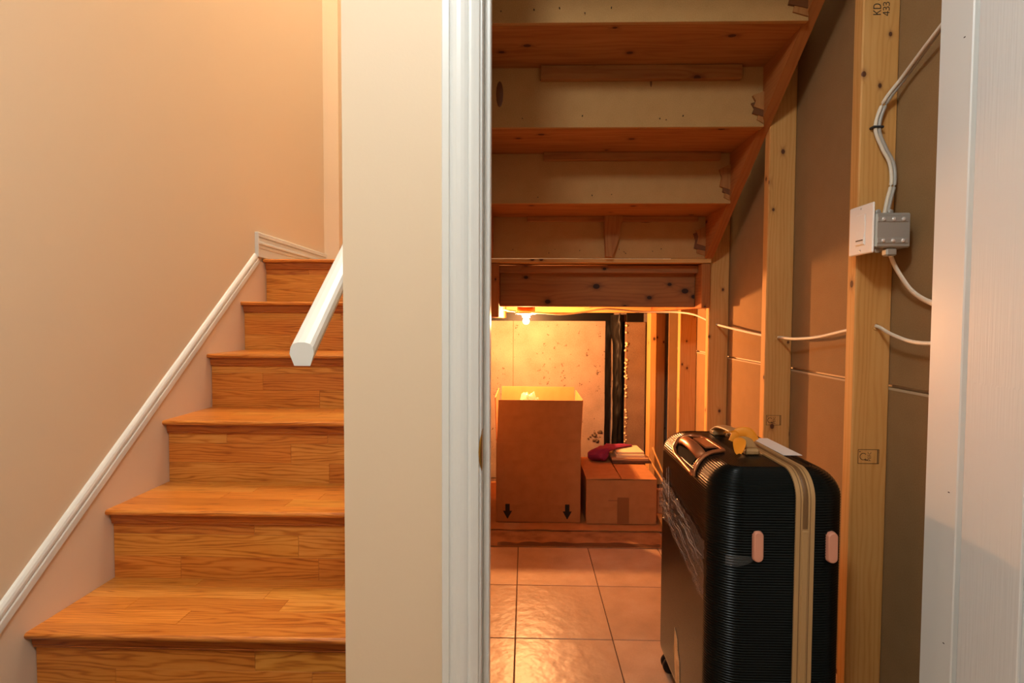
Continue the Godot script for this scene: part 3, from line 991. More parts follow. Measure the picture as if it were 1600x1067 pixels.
func build_floor() -> void:
	var f := obj("floor", nb().box(Vector3(-1.34, -0.12, 1.82), Vector3(1.92, -0.004, -3.6)), mats.grout)
	structure(f, "floor of beige glazed tiles with dark joints running into the closet", "floor")
	rng.seed = 3
	for i in range(-4, 6):
		for j in range(-9, 4):
			var x0 := -0.027 + 0.306 * i
			var z0 := -2.068 + 0.352 * j * -1.0
			# each tile spans x0..x0+0.306 and z0..z0+0.352; keep inside the rooms
			var xa := maxf(x0, -1.215)
			var xb := minf(x0 + 0.306, 1.79)
			var za := z0
			var zb := z0 + 0.352
			if za >= 1.69 or xb - xa < 0.02:
				continue
			zb = minf(zb, 1.69)
			if za < -1.0:
				xa = maxf(xa, -0.219)
				xb = minf(xb, 0.899)
				if xb - xa < 0.02:
					continue
			obj("tile", nb().box(Vector3(xa + 0.0016, -0.010, za + 0.0016), Vector3(xb - 0.0016, rng.randf_range(-0.0004, 0.0), zb - 0.0016), 0.0012), mats["tile%d" % rng.randi_range(0, 2)], f)
	# flattened cardboard lying under the boxes
	var c1 := obj("cardboard_sheet", sheet_on_floor(-0.215, 0.632, -2.421, -3.40, 0.0006, 0.004, 0.0, 4), mats.cardboard_worn)
	tag(c1, "flattened brown cardboard on the floor with a straight front edge along the tiles", "cardboard")
	var c2 := obj("cardboard_sheet", sheet_on_floor(-0.215, 0.66, -2.60, -3.38, 0.0056, 0.004, 0.006, 9), mats.cardboard)
	tag(c2, "upper flattened brown cardboard directly under the two boxes, wavy front edge", "cardboard")
	var tp := nb()
	var top := []
	var n2 := noise(77, 1.0, 2)
	for q in 26:
		var u := q / 25.0
		top.append(Vector2(-2.437 - 0.020 - 0.022 * n2.get_noise_2d(u * 9.0, 3.0) - 0.012 * sin(u * PI), lerpf(-0.12, 0.60, u)))
	top.append(Vector2(-2.424, 0.60))
	top.append(Vector2(-2.424, -0.12))
	tp.prism(top, 1, 0.0047, 0.0052)
	var tape := obj("torn_tape", tp, mat(Color(0.36, 0.24, 0.15), 0.35), c1)
	tape.set_meta("label", "torn brown tape")

func sheet_on_floor(x0: float, x1: float, z0: float, z1: float, y: float, th: float, wave: float, seed_: int) -> MB:
	var nn := noise(seed_, 1.0, 2)
	var rows := []
	for q in 12:
		var row := []
		for k in 30:
			var u := k / 29.0
			var w := q / 11.0
			var zf := z0 + wave * 1.5 * nn.get_noise_2d(u * 4.0, 2.0)
			row.append(Vector3(lerpf(x0, x1, u), y + th + maxf(0.0, wave * (1.0 - w * 3.0) * (0.4 + nn.get_noise_2d(u * 3.0, 8.0))), lerpf(zf, z1, w)))
		rows.append(row)
	return thick_sheet_down(rows, th)

func thick_sheet_down(rows: Array, th: float) -> MB:
	var b := thick_sheet(rows, th)
	# thick_sheet puts the second face behind the first; flip when that is above
	var hi := -1e9
	for p in b.v:
		hi = maxf(hi, p.y)
	var top := -1e9
	for r in rows:
		for p in r:
			top = maxf(top, p.y)
	if hi > top + th * 0.5:
		var rev := []
		for r in rows:
			var rr: Array = r.duplicate()
			rr.reverse()
			rev.append(rr)
		b = thick_sheet(rev, th)
	return b

func build_bulb() -> void:
	var c := Vector3(0.003, 1.018, -2.98)
	var t := thing("bare_bulb_lamp", Vector3(c.x, 0.98, c.z), "glowing bare bulb in a copper coloured holder under the landing joist", "lamp")
	obj("junction_box", nb().lathe([Vector2(0, 0.057), Vector2(0.048, 0.057), Vector2(0.048, 0.022), Vector2(0.044, 0.020), Vector2(0.0, 0.020)], c, Vector3.UP, 8), mats.copper, t)
	obj("lamp_holder", nb().lathe([Vector2(0.0, 0.020), Vector2(0.056, 0.020), Vector2(0.056, 0.015), Vector2(0.03, 0.012), Vector2(0.021, 0.004), Vector2(0.020, -0.004), Vector2(0, -0.004)], c, Vector3.UP, 24), mats.plate, t)
	var g := mat(Color(1, 0.95, 0.85), 0.2)
	g.emission_enabled = true
	g.emission = Color(1.0, 0.78, 0.45)
	g.emission_energy_multiplier = 14.0
	obj("light_bulb", nb().lathe([Vector2(0.011, 0.0), Vector2(0.012, -0.006), Vector2(0.0165, -0.013), Vector2(0.0185, -0.021), Vector2(0.0180, -0.028), Vector2(0.0150, -0.035), Vector2(0.009, -0.040), Vector2(0.0, -0.0415)], c, Vector3.UP, 20), g, t)
	var l := OmniLight3D.new()
	l.name = "bulb_glow"
	l.light_color = Color(1.0, 0.69, 0.43)
	l.light_energy = 1.9
	l.light_size = 0.017
	l.omni_range = 12.0
	l.omni_attenuation = 2.0
	l.shadow_enabled = true
	t.add_child(l)
	l.position = c + Vector3(0, -0.022, 0) - origin_of(t)

func leaning_panel(p0: Vector3, p1: Vector3, lean: Vector3, th: Vector3, b: MB) -> MB:
	# panel standing on the edge p0-p1, its top shifted by lean, with thickness th
	var a := [p0, p1, p1 + lean, p0 + lean]
	var o := th
	b.quad(a[0], a[1], a[2], a[3], -o)
	b.quad(a[0] + o, a[1] + o, a[2] + o, a[3] + o, o)
	var mid: Vector3 = (a[0] + a[2] + o) / 2.0
	for q in 4:
		var w := (q + 1) % 4
		b.quad(a[q], a[w], a[w] + o, a[q] + o, (a[q] + a[w] + o) / 2.0 - mid)
	return b

func arrow(x: float, y: float, z: float) -> MB:
	var p := [Vector2(x - 0.0105, y + 0.036), Vector2(x + 0.0105, y + 0.036), Vector2(x + 0.0105, y + 0.002), Vector2(x + 0.022, y + 0.002), Vector2(x + 0.0015, y - 0.036), Vector2(x - 0.0015, y - 0.036), Vector2(x - 0.022, y + 0.002), Vector2(x - 0.0105, y + 0.002)]
	return nb().prism(p, 2, z - 0.0002, z + 0.0004)

func build_boxes() -> void:
	var cb: Material = mats.cardboard
	# tall open carton
	var x0 := -0.140
	var x1 := 0.272
	var z0 := -2.687
	var z1 := -3.09
	var y0 := 0.0145
	var y1 := 0.404
	var t := thing("open_carton", Vector3(0.066, y0, -2.89), "tall open brown cardboard carton with black arrows and upright flaps", "box")
	obj("front_panel", nb().box(Vector3(x0, y0, z0), Vector3(x1, y1, z0 - 0.005), 0.001), cb, t)
	obj("back_panel", nb().box(Vector3(x0, y0, z1), Vector3(x1, y1, z1 + 0.005), 0.001), cb, t)
	obj("side_panel", nb().box(Vector3(x0, y0, z0 - 0.0052), Vector3(x0 + 0.005, y1, z1 + 0.0052), 0.001), cb, t)
	obj("side_panel", nb().box(Vector3(x1 - 0.005, y0, z0 - 0.0052), Vector3(x1, y1, z1 + 0.0052), 0.001), cb, t)
	obj("bottom_panel", nb().box(Vector3(x0 + 0.0052, y0, z0 - 0.0052), Vector3(x1 - 0.0052, y0 + 0.005, z1 + 0.0052)), cb, t)
	obj("flap", leaning_panel(Vector3(x0 + 0.003, y1 - 0.003, z0 - 0.0006), Vector3(x1 - 0.002, y1 - 0.004, z0 - 0.0006), Vector3(0.008, 0.214, 0.012), Vector3(0, 0, -0.004), nb()), cb, t)
	obj("flap", leaning_panel(Vector3(x0 + 0.003, y1 + 0.002, z1 + 0.004), Vector3(x1 - 0.002, y1, z1 + 0.004), Vector3(0.006, 0.222, -0.035), Vector3(0, 0, -0.004), nb()), cb, t)
	obj("flap", leaning_panel(Vector3(x0, y1 + 0.002, z0 - 0.01), Vector3(x0, y1 + 0.002, z1 + 0.01), Vector3(-0.008, 0.216, -0.01), Vector3(0.004, 0, 0), nb()), cb, t)
	obj("flap", leaning_panel(Vector3(x1 - 0.004, y1 + 0.002, z0 - 0.01), Vector3(x1 - 0.004, y1 + 0.002, z1 + 0.01), Vector3(0.012, 0.205, -0.02), Vector3(0.004, 0, 0), nb()), cb, t)
	var dk := obj("printed_arrow", arrow(-0.083, 0.067, z0), mats.ink, t)
	dk.set_meta("label", "black printed arrow pointing down")
	obj("printed_arrow", arrow(0.208, 0.067, z0), mats.ink, t).set_meta("label", "black printed arrow pointing down")
	# crumpled clear bag on top of the contents
	var rows := []
	var nn := noise(31, 1.0, 3)
	for q in 13:
		var row := []
		var a := PI / 2.0 * q / 12.0
		for k in 28:
			var an := TAU * k / 28.0
			var d := Vector3(cos(an) * cos(a), sin(a), sin(an) * cos(a))
			var r := 1.0 + 0.28 * nn.get_noise_3d(d.x * 1.6, d.y * 1.6, d.z * 1.6)
			row.append(Vector3(0.02, 0.33, -2.93) + Vector3(d.x * 0.10, d.y * 0.27, d.z * 0.10) * r)
		rows.append(row)
	var bg := nb()
	bg.grid(rows, true, true)
	var bag := obj("plastic_bag", bg, mats.bag)
	tag(bag, "crumpled clear plastic bag sticking up inside the tall open carton", "bag")
	var fill := obj("packing_board", nb().box(Vector3(x0 + 0.01, 0.02, z0 - 0.012), Vector3(x1 - 0.01, 0.329, z1 + 0.012), 0.004), mats.cardboard_worn)
	tag(fill, "brown packed contents filling the tall open carton below the bag", "contents")
	# low closed carton
	x0 = 0.299
	x1 = 0.637
	z0 = -2.672
	z1 = -3.10
	y1 = 0.230
	var c := thing("closed_carton", Vector3(0.468, y0, -2.88), "low closed brown cardboard carton with a taped front and open top seam", "box")
	obj("front_panel", nb().box(Vector3(x0, y0, z0), Vector3(x1, y1, z0 - 0.005), 0.0015), cb, c)
	obj("back_panel", nb().box(Vector3(x0, y0, z1), Vector3(x1, y1, z1 + 0.005), 0.0015), cb, c)
	obj("side_panel", nb().box(Vector3(x0, y0, z0 - 0.0052), Vector3(x0 + 0.005, y1, z1 + 0.0052), 0.0015), cb, c)
	obj("side_panel", nb().box(Vector3(x1 - 0.005, y0, z0 - 0.0052), Vector3(x1, y1, z1 + 0.0052), 0.0015), cb, c)
	obj("bottom_panel", nb().box(Vector3(x0 + 0.0052, y0, z0 - 0.0052), Vector3(x1 - 0.0052, y0 + 0.005, z1 + 0.0052)), cb, c)
	obj("inner_flap", nb().box(Vector3(x0 + 0.006, y1 - 0.007, z0 - 0.006), Vector3(x1 - 0.006, y1 - 0.003, z0 - 0.15), 0.001), cb, c)
	obj("inner_flap", nb().box(Vector3(x0 + 0.006, y1 - 0.007, z1 + 0.006), Vector3(x1 - 0.006, y1 - 0.003, z1 + 0.15), 0.001), cb, c)
	var xm := 0.466
	obj("flap", leaning_panel(Vector3(x0, y1 + 0.001, z0), Vector3(x0, y1 + 0.001, z1), Vector3(xm - 0.004 - x0, 0.005, 0), Vector3(0, 0.004, 0), nb()), cb, c)
	obj("flap", leaning_panel(Vector3(x1, y1 + 0.001, z0), Vector3(x1, y1 + 0.001, z1), Vector3(xm + 0.003 - x1, 0.003, 0), Vector3(0, 0.004, 0), nb()), cb, c)
	var tm := mat(Color(0.54, 0.34, 0.18), 0.35)
	obj("tape", nb().box(Vector3(0.448, 0.018, z0 + 0.0005), Vector3(0.505, 0.146, z0 - 0.0002)), tm, c).set_meta("label", "brown packing tape")
	obj("tape", nb().box(Vector3(0.405, 0.128, z0 + 0.0004), Vector3(0.448, 0.133, z0 - 0.0002)), tm, c)
	# things on the low carton
	var gname := "flat sample boards stacked on the low carton"
	var bs := [[0.462, 0.668, -2.95, -3.13, 0.2405, 0.0135, "dark_board", "dark brown sample board at the bottom of the stack on the low carton", 2.0], [0.466, 0.660, -2.955, -3.13, 0.2545, 0.0125, "tan_board", "tan sample board resting on the dark board in the stack", -1.0], [0.488, 0.640, -2.965, -3.13, 0.2675, 0.0150, "cream", "cream sample board under the topmost board of the stack", 1.0], [0.492, 0.636, -2.975, -3.135, 0.2830, 0.0130, "cream", "pale cream topmost board of the stack, partly under the burgundy cloth", 3.0]]
	for q in bs:
		var ctr := Vector3((q[0] + q[1]) / 2, 0, (q[2] + q[3]) / 2)
		var xf := Transform3D(Basis(Vector3.UP, deg_to_rad(q[8])), ctr)
		var o := obj("sample_board", nb().box(Vector3(q[0], q[4], q[2]) - ctr, Vector3(q[1], q[4] + q[5], q[3]) - ctr, 0.0012, xf), mats[q[6]])
		tag(o, q[7], "board", gname)
	rows = []
	var line := smooth_path([Vector3(0.345, 0.262, -3.03), Vector3(0.385, 0.270, -3.02), Vector3(0.43, 0.277, -3.02), Vector3(0.47, 0.298, -3.05), Vector3(0.53, 0.307, -3.08), Vector3(0.60, 0.301, -3.11)], 6)
	for q in line.size():
		var u := float(q) / (line.size() - 1)
		var row := []
		var wz := lerpf(0.075, 0.035, u) * sin(PI * clampf(u * 0.93 + 0.06, 0, 1)) + 0.004
		var hy := lerpf(0.040, 0.010, smoothstep(0.40, 0.75, u)) * pow(sin(PI * clampf(u * 0.93 + 0.06, 0, 1)), 0.7) + 0.002
		for k in 22:
			var an := TAU * k / 22.0
			var r := 1.0 + 0.25 * nn.get_noise_2d(cos(an) * 1.3 + u * 5.0, sin(an) * 1.3) + 0.10 * sin(an * 5.0 + u * 9.0)
			var p: Vector3 = line[q] + Vector3(0, sin(an) * hy * r, cos(an) * wz * r)
			var floor_y := 0.2405 if u < 0.52 else 0.2968
			p.y = maxf(p.y, floor_y)
			row.append(p)
		rows.append(row)
	var cl := nb()
	cl.grid(rows, true, false)
	var probe := cl.n[12].dot(cl.v[12] - line[1])
	if probe < 0:
		cl = nb()
		cl.grid(rows, true, true)
	cl.fan(rows[0], Vector3.LEFT)
	cl.fan(rows[rows.size() - 1], Vector3.RIGHT)
	tag(obj("cloth", cl, mats.cloth), "crumpled burgundy cloth lying over the low carton and the stacked boards", "cloth")
	# behind the suitcase, beside the low carton
	var sc := thing("small_carton", Vector3(0.70, 0.05, -2.75), "small upright grey brown carton with a barcode beside the low carton", "box")
	obj("carton_body", nb().box(Vector3(0.655, 0.042, -2.75), Vector3(0.722, 0.160, -2.79), 0.002), mats.cardboard_worn, sc)
	var bc := nb()
	for q in 9:
		bc.box(Vector3(0.668, 0.075 + q * 0.0062, -2.7496), Vector3(0.69, 0.075 + q * 0.0062 + [0.002, 0.004, 0.0015][q % 3], -2.7502))
	obj("barcode", bc, mats.ink, sc).set_meta("label", "black printed barcode")
	tag(obj("wood_offcut", nb(2, Vector2(0.1, 2.9)).prism([Vector2(0.0105, -2.53), Vector2(0.0105, -2.80), Vector2(0.0415, -2.80), Vector2(0.0415, -2.70)], 0, 0.653, 0.76), mats.pine), "wedge shaped pine offcut on the floor under the small barcode carton", "offcut")
	var sticks := [[Vector3(0.659, 0.272, -3.0), Vector3(0.80, 0.012, -2.64), 0.005, "thin pale wooden stick leaning against the edge of the low carton"], [Vector3(0.70, 0.305, -3.05), Vector3(0.80, 0.012, -2.86), 0.0045, "thin pale wooden stick standing free behind the small barcode carton"]]
	for q in sticks:
		var b := nb(1)
		b.tube([q[0], q[1]], q[2] * 1.4, q[2] * 0.6, 8)
		tag(obj("wooden_stick", b, mats.pine), q[3], "stick", "wooden sticks beside the low carton")

func rrect(cx: float, cz: float, hx: float, hz: float, r: float, y: float, per := 7) -> Array:
	var ring := []
	for c in [[1, 1, 0.0], [-1, 1, 90.0], [-1, -1, 180.0], [1, -1, 270.0]]:
		for q in per:
			var a := deg_to_rad(c[2] + 90.0 * q / (per - 1))
			ring.append(Vector3(cx + c[0] * (hx - r) + cos(a) * r, y, cz + c[1] * (hz - r) + sin(a) * r))
	return ring

func build_suitcase() -> void:
	var X0 := 0.388
	var X1 := 0.668
	var Z0 := -1.135
	var Z1 := -1.615
	var Y0 := 0.048
	var Y1 := 0.690
	var cx := (X0 + X1) / 2
	var cz := (Z0 + Z1) / 2
	var hx := (X1 - X0) / 2
	var hz := (Z0 - Z1) / 2
	var t := thing("suitcase", Vector3(cx, 0, cz), "large upright black ribbed hard shell suitcase with gold zip band and copper handle", "suitcase")
	var rt := 0.055
	var rb := 0.035
	var rv := 0.062
	var pitch := 0.0056
	var rows := []
	var s := 0.0
	var prof := []   # (inset, y, out x, out y)
	for q in 26:
		var a := PI / 2.0 * q / 25.0
		prof.append([rb * (1.0 - sin(a)), Y0 + rb * (1.0 - cos(a)), sin(a), -cos(a)])
	var steps := int((Y1 - rt - Y0 - rb) / (pitch / 8.0))
	for q in range(1, steps):
		prof.append([0.0, lerpf(Y0 + rb, Y1 - rt, float(q) / steps), 1.0, 0.0])
	for q in 120:
		var a := PI / 2.0 * q / 119.0
		prof.append([rt * (1.0 - cos(a)), Y1 - rt + rt * sin(a), cos(a), sin(a)])
	var last := Vector2(prof[0][0], prof[0][1])
	for p in prof:
		s += last.distance_to(Vector2(p[0], p[1]))
		last = Vector2(p[0], p[1])
		var rip := 0.0009 * sin(TAU * s / pitch)
		var inset: float = p[0] - rip * p[2]
		rows.append(rrect(cx, cz, hx - inset, hz - inset, maxf(rv - inset * 0.7, 0.006), p[1] + rip * p[3]))
		# the ribs are shallow on the two broad faces and deep round the narrow ends
		var flat := rrect(cx, cz, hx - p[0], hz - p[0], maxf(rv - p[0] * 0.7, 0.006), p[1])
		for w in flat.size():
			var c := w % 7
			var a := PI / 2.0 * c / 6.0
			var deep := absf(sin(a)) if (w / 7) % 2 == 0 else absf(cos(a))
			if p[3] > 0.05:
				deep = maxf(deep, p[3])
			rows[rows.size() - 1][w] = flat[w].lerp(rows[rows.size() - 1][w], lerpf(0.16, 1.0, deep))
	var b := nb()
	b.grid(rows, true, true)
	if b.n[9000].dot(b.v[9000] - Vector3(cx, b.v[9000].y, cz)) < 0:
		b = nb()
		b.grid(rows, true, false)
	b.fan(rows[0], Vector3.DOWN)
	# ribbed lid, ribs along z
	var lid := []
	var hxr := hx - rt
	var hzr := hz - rt
	var cnt := int(2.0 * hxr / (pitch / 4.0))
	for q in cnt + 1:
		var x := cx - hxr + 2.0 * hxr * q / cnt
		var e := 0.0006 * sin(TAU * (x - cx) / pitch)
		var row := []
		for w in 3:
			row.append(Vector3(x, Y1 - 0.0003 + e, cz + hzr * (w - 1.0)))
		lid.append(row)
	var lb := nb()
	lb.grid(lid, false, true)
	if lb.n[0].y < 0:
		lb = nb()
		lb.grid(lid, false, false)
	b.v.append_array(lb.v); b.n.append_array(lb.n); b.t.append_array(lb.t)
	obj("shell", b, mats.shell, t)
	# gold band with zip round the shell
	obj("zip_band", band(0.552, 0.590, Y0, Y1, Z0, Z1, rt, 0.0035), mats.gold_plastic, t)
	var zp := [Vector3(0.571, 0.578, Z0 + 0.0035)]
	for q in 9:
		var a := PI / 2.0 * q / 8.0
		zp.append(Vector3(0.571, Y1 - rt + (rt + 0.0035) * sin(a), Z0 - rt + (rt + 0.0035) * cos(a)))
	zp.append(Vector3(0.571, Y1 + 0.0035, Z1 + rt))
	obj("zip", nb().tube(zp, 0.0052, 0.0014, 10, Vector3.RIGHT), mats.zip, t).set_meta("label", "brown zip running up and over the gold band")
	obj("zip_cover", nb().box(Vector3(0.5645, Y0 + rt, Z0 + 0.002), Vector3(0.5775, 0.574, Z0 + 0.0062), 0.0015), mats.gold_plastic, t)
	for x in [[0.5605, 0.5618], [0.5802, 0.5815]]:
		obj("zip_edge", band(x[0], x[1], Y0, Y1, Z0, Z1, rt, 0.0039), mats.zip, t)
	# side bumpers
	for x in [0.477, 0.6265]:
		var rws := []
		for q in 7:
			var a := PI / 2.0 * q / 6.0
			var k := 0.72 + 0.28 * cos(a)
			var ring := []
			for w in 20:
				var an := TAU * w / 20.0
				var px := cos(an) * 0.0115 * k
				var py := sin(an) * 0.0115 * k + (0.021 if sin(an) > 0 else -0.021)
				ring.append(Vector3(x + px, 0.540 + py, Z0 - 0.004 + 0.012 * sin(a)))
			rws.append(ring)
		var bb := nb()
		bb.grid(rws, true, false)
		if bb.n[0].dot(bb.v[0] - Vector3(x, 0.54, Z0)) < 0:
			bb = nb()
			bb.grid(rws, true, true)
		bb.fan(rws[6], Vector3.BACK)
		obj("bumper", bb, mats.rose, t).set_meta("label", "rose coloured side bumper")
	# telescopic handle wrapped over the lid's edge: (arc length from the flat lid, z)
	var outline := [Vector2(-0.026, -1.318), Vector2(0.014, -1.296), Vector2(0.074, -1.268), Vector2(0.072, -1.310), Vector2(0.066, -1.430), Vector2(0.056, -1.465), Vector2(0.030, -1.486), Vector2(0.000, -1.486), Vector2(-0.020, -1.468), Vector2(-0.027, -1.430)]
	var loop := []
	var well := []
	for q in outline.size():
		for w in 4:
			var p: Vector2 = outline[q].lerp(outline[(q + 1) % outline.size()], w / 4.0)
			loop.append(over_edge(p.x, p.y, X0, Y1, rt, 0.004))
			well.append(over_edge(p.x, p.y, X0, Y1, rt, 0.0015))
	loop.append(loop[0])
	obj("handle_bezel", nb().tube(loop, 0.0055, 0.0055, 8), mats.copper, t)
	var wl := []
	for q in 9:
		var row := []
		for w in 6:
			row.append(over_edge(lerpf(-0.020, 0.062, w / 5.0), lerpf(-1.312, -1.474, q / 8.0), X0, Y1, rt, 0.002))
		wl.append(row)
	var wb := nb()
	wb.grid(wl, false, false)
	if wb.n[0].y < 0:
		wb = nb()
		wb.grid(wl, false, true)
	obj("handle_well", wb, mats.shell_black, t)
	var gp := []
	for q in [[-1.300, 0.002], [-1.315, 0.013], [-1.35, 0.020], [-1.39, 0.020], [-1.435, 0.013], [-1.455, 0.002]]:
		gp.append(over_edge(0.030, q[0], X0, Y1, rt, q[1]))
	obj("telescopic_grip", nb().tube(smooth_path(gp, 5), 0.007, 0.013, 12, Vector3(-0.6, 0.8, 0)), mats.copper, t)
	var bt := []
	for q in 5:
		bt.append([over_edge(-0.016, -1.33 - 0.025 * q, X0, Y1, rt, 0.007), over_edge(0.010, -1.33 - 0.025 * q, X0, Y1, rt, 0.007)])
	obj("release_button", thick_sheet(bt, 0.004), mats.copper, t)
	# carry handle
	for z in [-1.290, -1.510]:
		obj("handle_mount", nb().box(Vector3(0.510, 0.688, z), Vector3(0.545, 0.704, z - 0.036), 0.005), mats.gold_plastic, t)
	obj("carry_handle", nb().tube(smooth_path([Vector3(0.5275, 0.702, -1.302), Vector3(0.5275, 0.716, -1.34), Vector3(0.5275, 0.722, -1.41), Vector3(0.5275, 0.717, -1.49), Vector3(0.5275, 0.702, -1.532)], 6), 0.006, 0.017, 12, Vector3.UP), mats.gold_plastic, t)
	# luggage label
	obj("paper_label", nb().box(Vector3(0.597, 0.6905, -1.29), Vector3(0.640, 0.6915, -1.475)), mats.paper, t).set_meta("label", "white paper luggage label")
	# casters
	for x in [X0 + 0.045, X1 - 0.045]:
		for z in [Z0 - 0.05, Z1 + 0.05]:
			var cs := obj("caster_fork", nb().box(Vector3(x - 0.018, 0.030, z - 0.014), Vector3(x + 0.018, 0.052, z + 0.014), 0.004), mats.shell_black, t)
			for e in [-0.011, 0.011]:
				obj("wheel", nb().lathe([Vector2(0, -0.006), Vector2(0.020, -0.006), Vector2(0.023, -0.003), Vector2(0.023, 0.003), Vector2(0.020, 0.006), Vector2(0, 0.006)], Vector3(x - 0.016, 0.023, z + e), Vector3(0, 0, 1), 20), mats.tyre, cs)
	# things hung or stuck on the suitcase
	var rb2 := thing("yellow_ribbon", Vector3(0.53, 0.70, -1.30), "yellow orange ribbon knotted round the carry handle of the suitcase", "ribbon")
	obj("ribbon_knot", nb().tube(smooth_path([Vector3(0.506, 0.708, -1.352), Vector3(0.516, 0.729, -1.350), Vector3(0.538, 0.731, -1.346), Vector3(0.550, 0.712, -1.342)], 5), 0.006, 0.013, 10, Vector3(0, 0, 1)), mats.ribbon, rb2)
	for e in [[Vector3(0.512, 0.720, -1.34), Vector3(0.500, 0.716, -1.30), Vector3(0.482, 0.700, -1.255), 0.019], [Vector3(0.512, 0.726, -1.345), Vector3(0.498, 0.735, -1.35), Vector3(0.486, 0.727, -1.36), 0.012]]:
		var rr := []
		var path := smooth_path([e[0], e[1], e[2]], 5)
		for q in path.size():
			var u := float(q) / (path.size() - 1)
			var wd: float = e[3] * (0.35 + 1.2 * sin(PI * clampf(u * 0.9 + 0.05, 0, 1)))
			var side := Vector3(0.8, 0.25, 0.5).normalized()
			rr.append([path[q] - side * wd * 0.5, path[q] + Vector3(0, 0.003 * sin(u * 7.0), 0), path[q] + side * wd * 0.5])
		obj("ribbon_tail", thick_sheet(rr, 0.0008), mats.ribbon, rb2)
	var nn := noise(91, 1.0, 3)
	var wr := []
	for q in 60:
		var row := []
		for k in 40:
			var u := q / 59.0
			var w := k / 39.0
			var y := lerpf(0.575, 0.530, u) - w * lerpf(0.10, 0.13, u) + 0.012 * nn.get_noise_2d(u * 5.0, w * 2.0)
			var z := lerpf(-1.575, -1.185, u)
			var crease := pow(1.0 - absf(nn.get_noise_2d(u * 1.2, w * 7.0)), 8.0)
			row.append(Vector3(X0 - 0.0025 - 0.006 * crease - 0.002 * absf(nn.get_noise_2d(u * 14.0, w * 20.0)), y, z))
		wr.append(row)
	var film := thing("stretch_film", Vector3(X0, 0.3, -1.4), "crinkled clear stretch film wrapped diagonally over the black suitcase side", "plastic film")
	obj("film_sheet", thick_sheet(wr, 0.0004), mats.wrap, film)
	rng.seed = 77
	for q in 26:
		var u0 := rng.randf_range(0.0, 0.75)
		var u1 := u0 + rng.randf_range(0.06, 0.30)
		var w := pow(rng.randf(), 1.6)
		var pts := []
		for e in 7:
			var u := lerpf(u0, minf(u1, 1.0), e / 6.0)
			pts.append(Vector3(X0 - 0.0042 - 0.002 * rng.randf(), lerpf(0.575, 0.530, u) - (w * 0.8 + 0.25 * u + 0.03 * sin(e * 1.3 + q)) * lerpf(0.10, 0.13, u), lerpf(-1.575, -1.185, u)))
		obj("crease_highlight", nb().tube(smooth_path(pts, 3), 0.0006 + 0.0008 * rng.randf(), 0.0004, 6, Vector3.UP), mats.crease, film)  # thin pale strands, wrinkle highlights put in as colour
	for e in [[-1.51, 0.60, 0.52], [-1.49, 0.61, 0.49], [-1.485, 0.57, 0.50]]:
		obj("crease_highlight", nb().tube(smooth_path([Vector3(X0 - 0.002, e[1], e[0]), Vector3(X0 - 0.003, (e[1] + e[2]) / 2, e[0] + 0.006), Vector3(X0 - 0.002, e[2], e[0] + 0.002)], 4), 0.0016, 0.0005, 6, Vector3(0, 0, 1)), mats.crease, film)  # upright pale streaks painting the sheen of film wrinkles
	obj("film_tab", nb().prism([Vector2(0.412, 0.522), Vector2(0.445, 0.520), Vector2(0.474, 0.516), Vector2(0.462, 0.504), Vector2(0.440, 0.497), Vector2(0.412, 0.500)], 2, Z0 + 0.0008, Z0 + 0.0014), mats.wrap, film)
	obj("beige_patch", nb().prism([Vector2(0.213, -1.412), Vector2(0.196, -1.386), Vector2(0.170, -1.382), Vector2(0.150, -1.366), Vector2(0.08, -1.360), Vector2(0.08, -1.396), Vector2(0.120, -1.408), Vector2(0.16, -1.414)], 0, X0 - 0.0012, X0 - 0.0004), mats.mottled_beige, t).set_meta("label", "ragged mottled beige patch")  # ragged beige patch laid on the broad side

# point at arc length a (from where the lid starts to round over), lifted off the shell by up
func over_edge(a: float, z: float, x0: float, y1: float, rt: float, up: float) -> Vector3:
	if a <= 0.0:
		return Vector3(x0 + rt - a, y1 + up, z)
	var an := minf(a / rt, PI / 2.0)
	var rest := maxf(0.0, a - rt * PI / 2.0)
	return Vector3(x0 + rt - sin(an) * (rt + up), y1 - rt + cos(an) * (rt + up) - rest, z)

# closed band round the suitcase in the (y, z) plane, standing proud by out
func band(x0: float, x1: float, y0: float, y1: float, z0: float, z1: float, r: float, out: float) -> MB:
	var b := nb()
	var rows := []
	var rr := rrect((y0 + y1) / 2, (z0 + z1) / 2, (y1 - y0) / 2 + out, (z0 - z1) / 2 + out, r + out, 0.0, 12)
	var ri := rrect((y0 + y1) / 2, (z0 + z1) / 2, (y1 - y0) / 2 - 0.003, (z0 - z1) / 2 - 0.003, r - 0.003, 0.0, 12)
	for q in rr.size() + 1:
		var o: Vector3 = rr[q % rr.size()]
		var i: Vector3 = ri[q % ri.size()]
		rows.append([Vector3(x0, i.x, i.z), Vector3(x0, o.x, o.z), Vector3(x1, o.x, o.z), Vector3(x1, i.x, i.z)])
	for q in rows.size() - 1:
		var a: Array = rows[q]
		var c: Array = rows[q + 1]
		var mid := Vector3((x0 + x1) / 2, (y0 + y1) / 2, (z0 + z1) / 2)
		b.quad(a[0], a[1], c[1], c[0], Vector3.LEFT)
		b.quad(a[3], a[2], c[2], c[3], Vector3.RIGHT)
		var na: Vector3 = (a[1] - a[0]).normalized()
		var nc: Vector3 = (c[1] - c[0]).normalized()
		b.tri_n(a[1], a[2], c[2], na, na, nc)
		b.tri_n(a[1], c[2], c[1], na, nc, nc)
		if (a[1] - mid).dot(na) < 0:
			pass
	return b

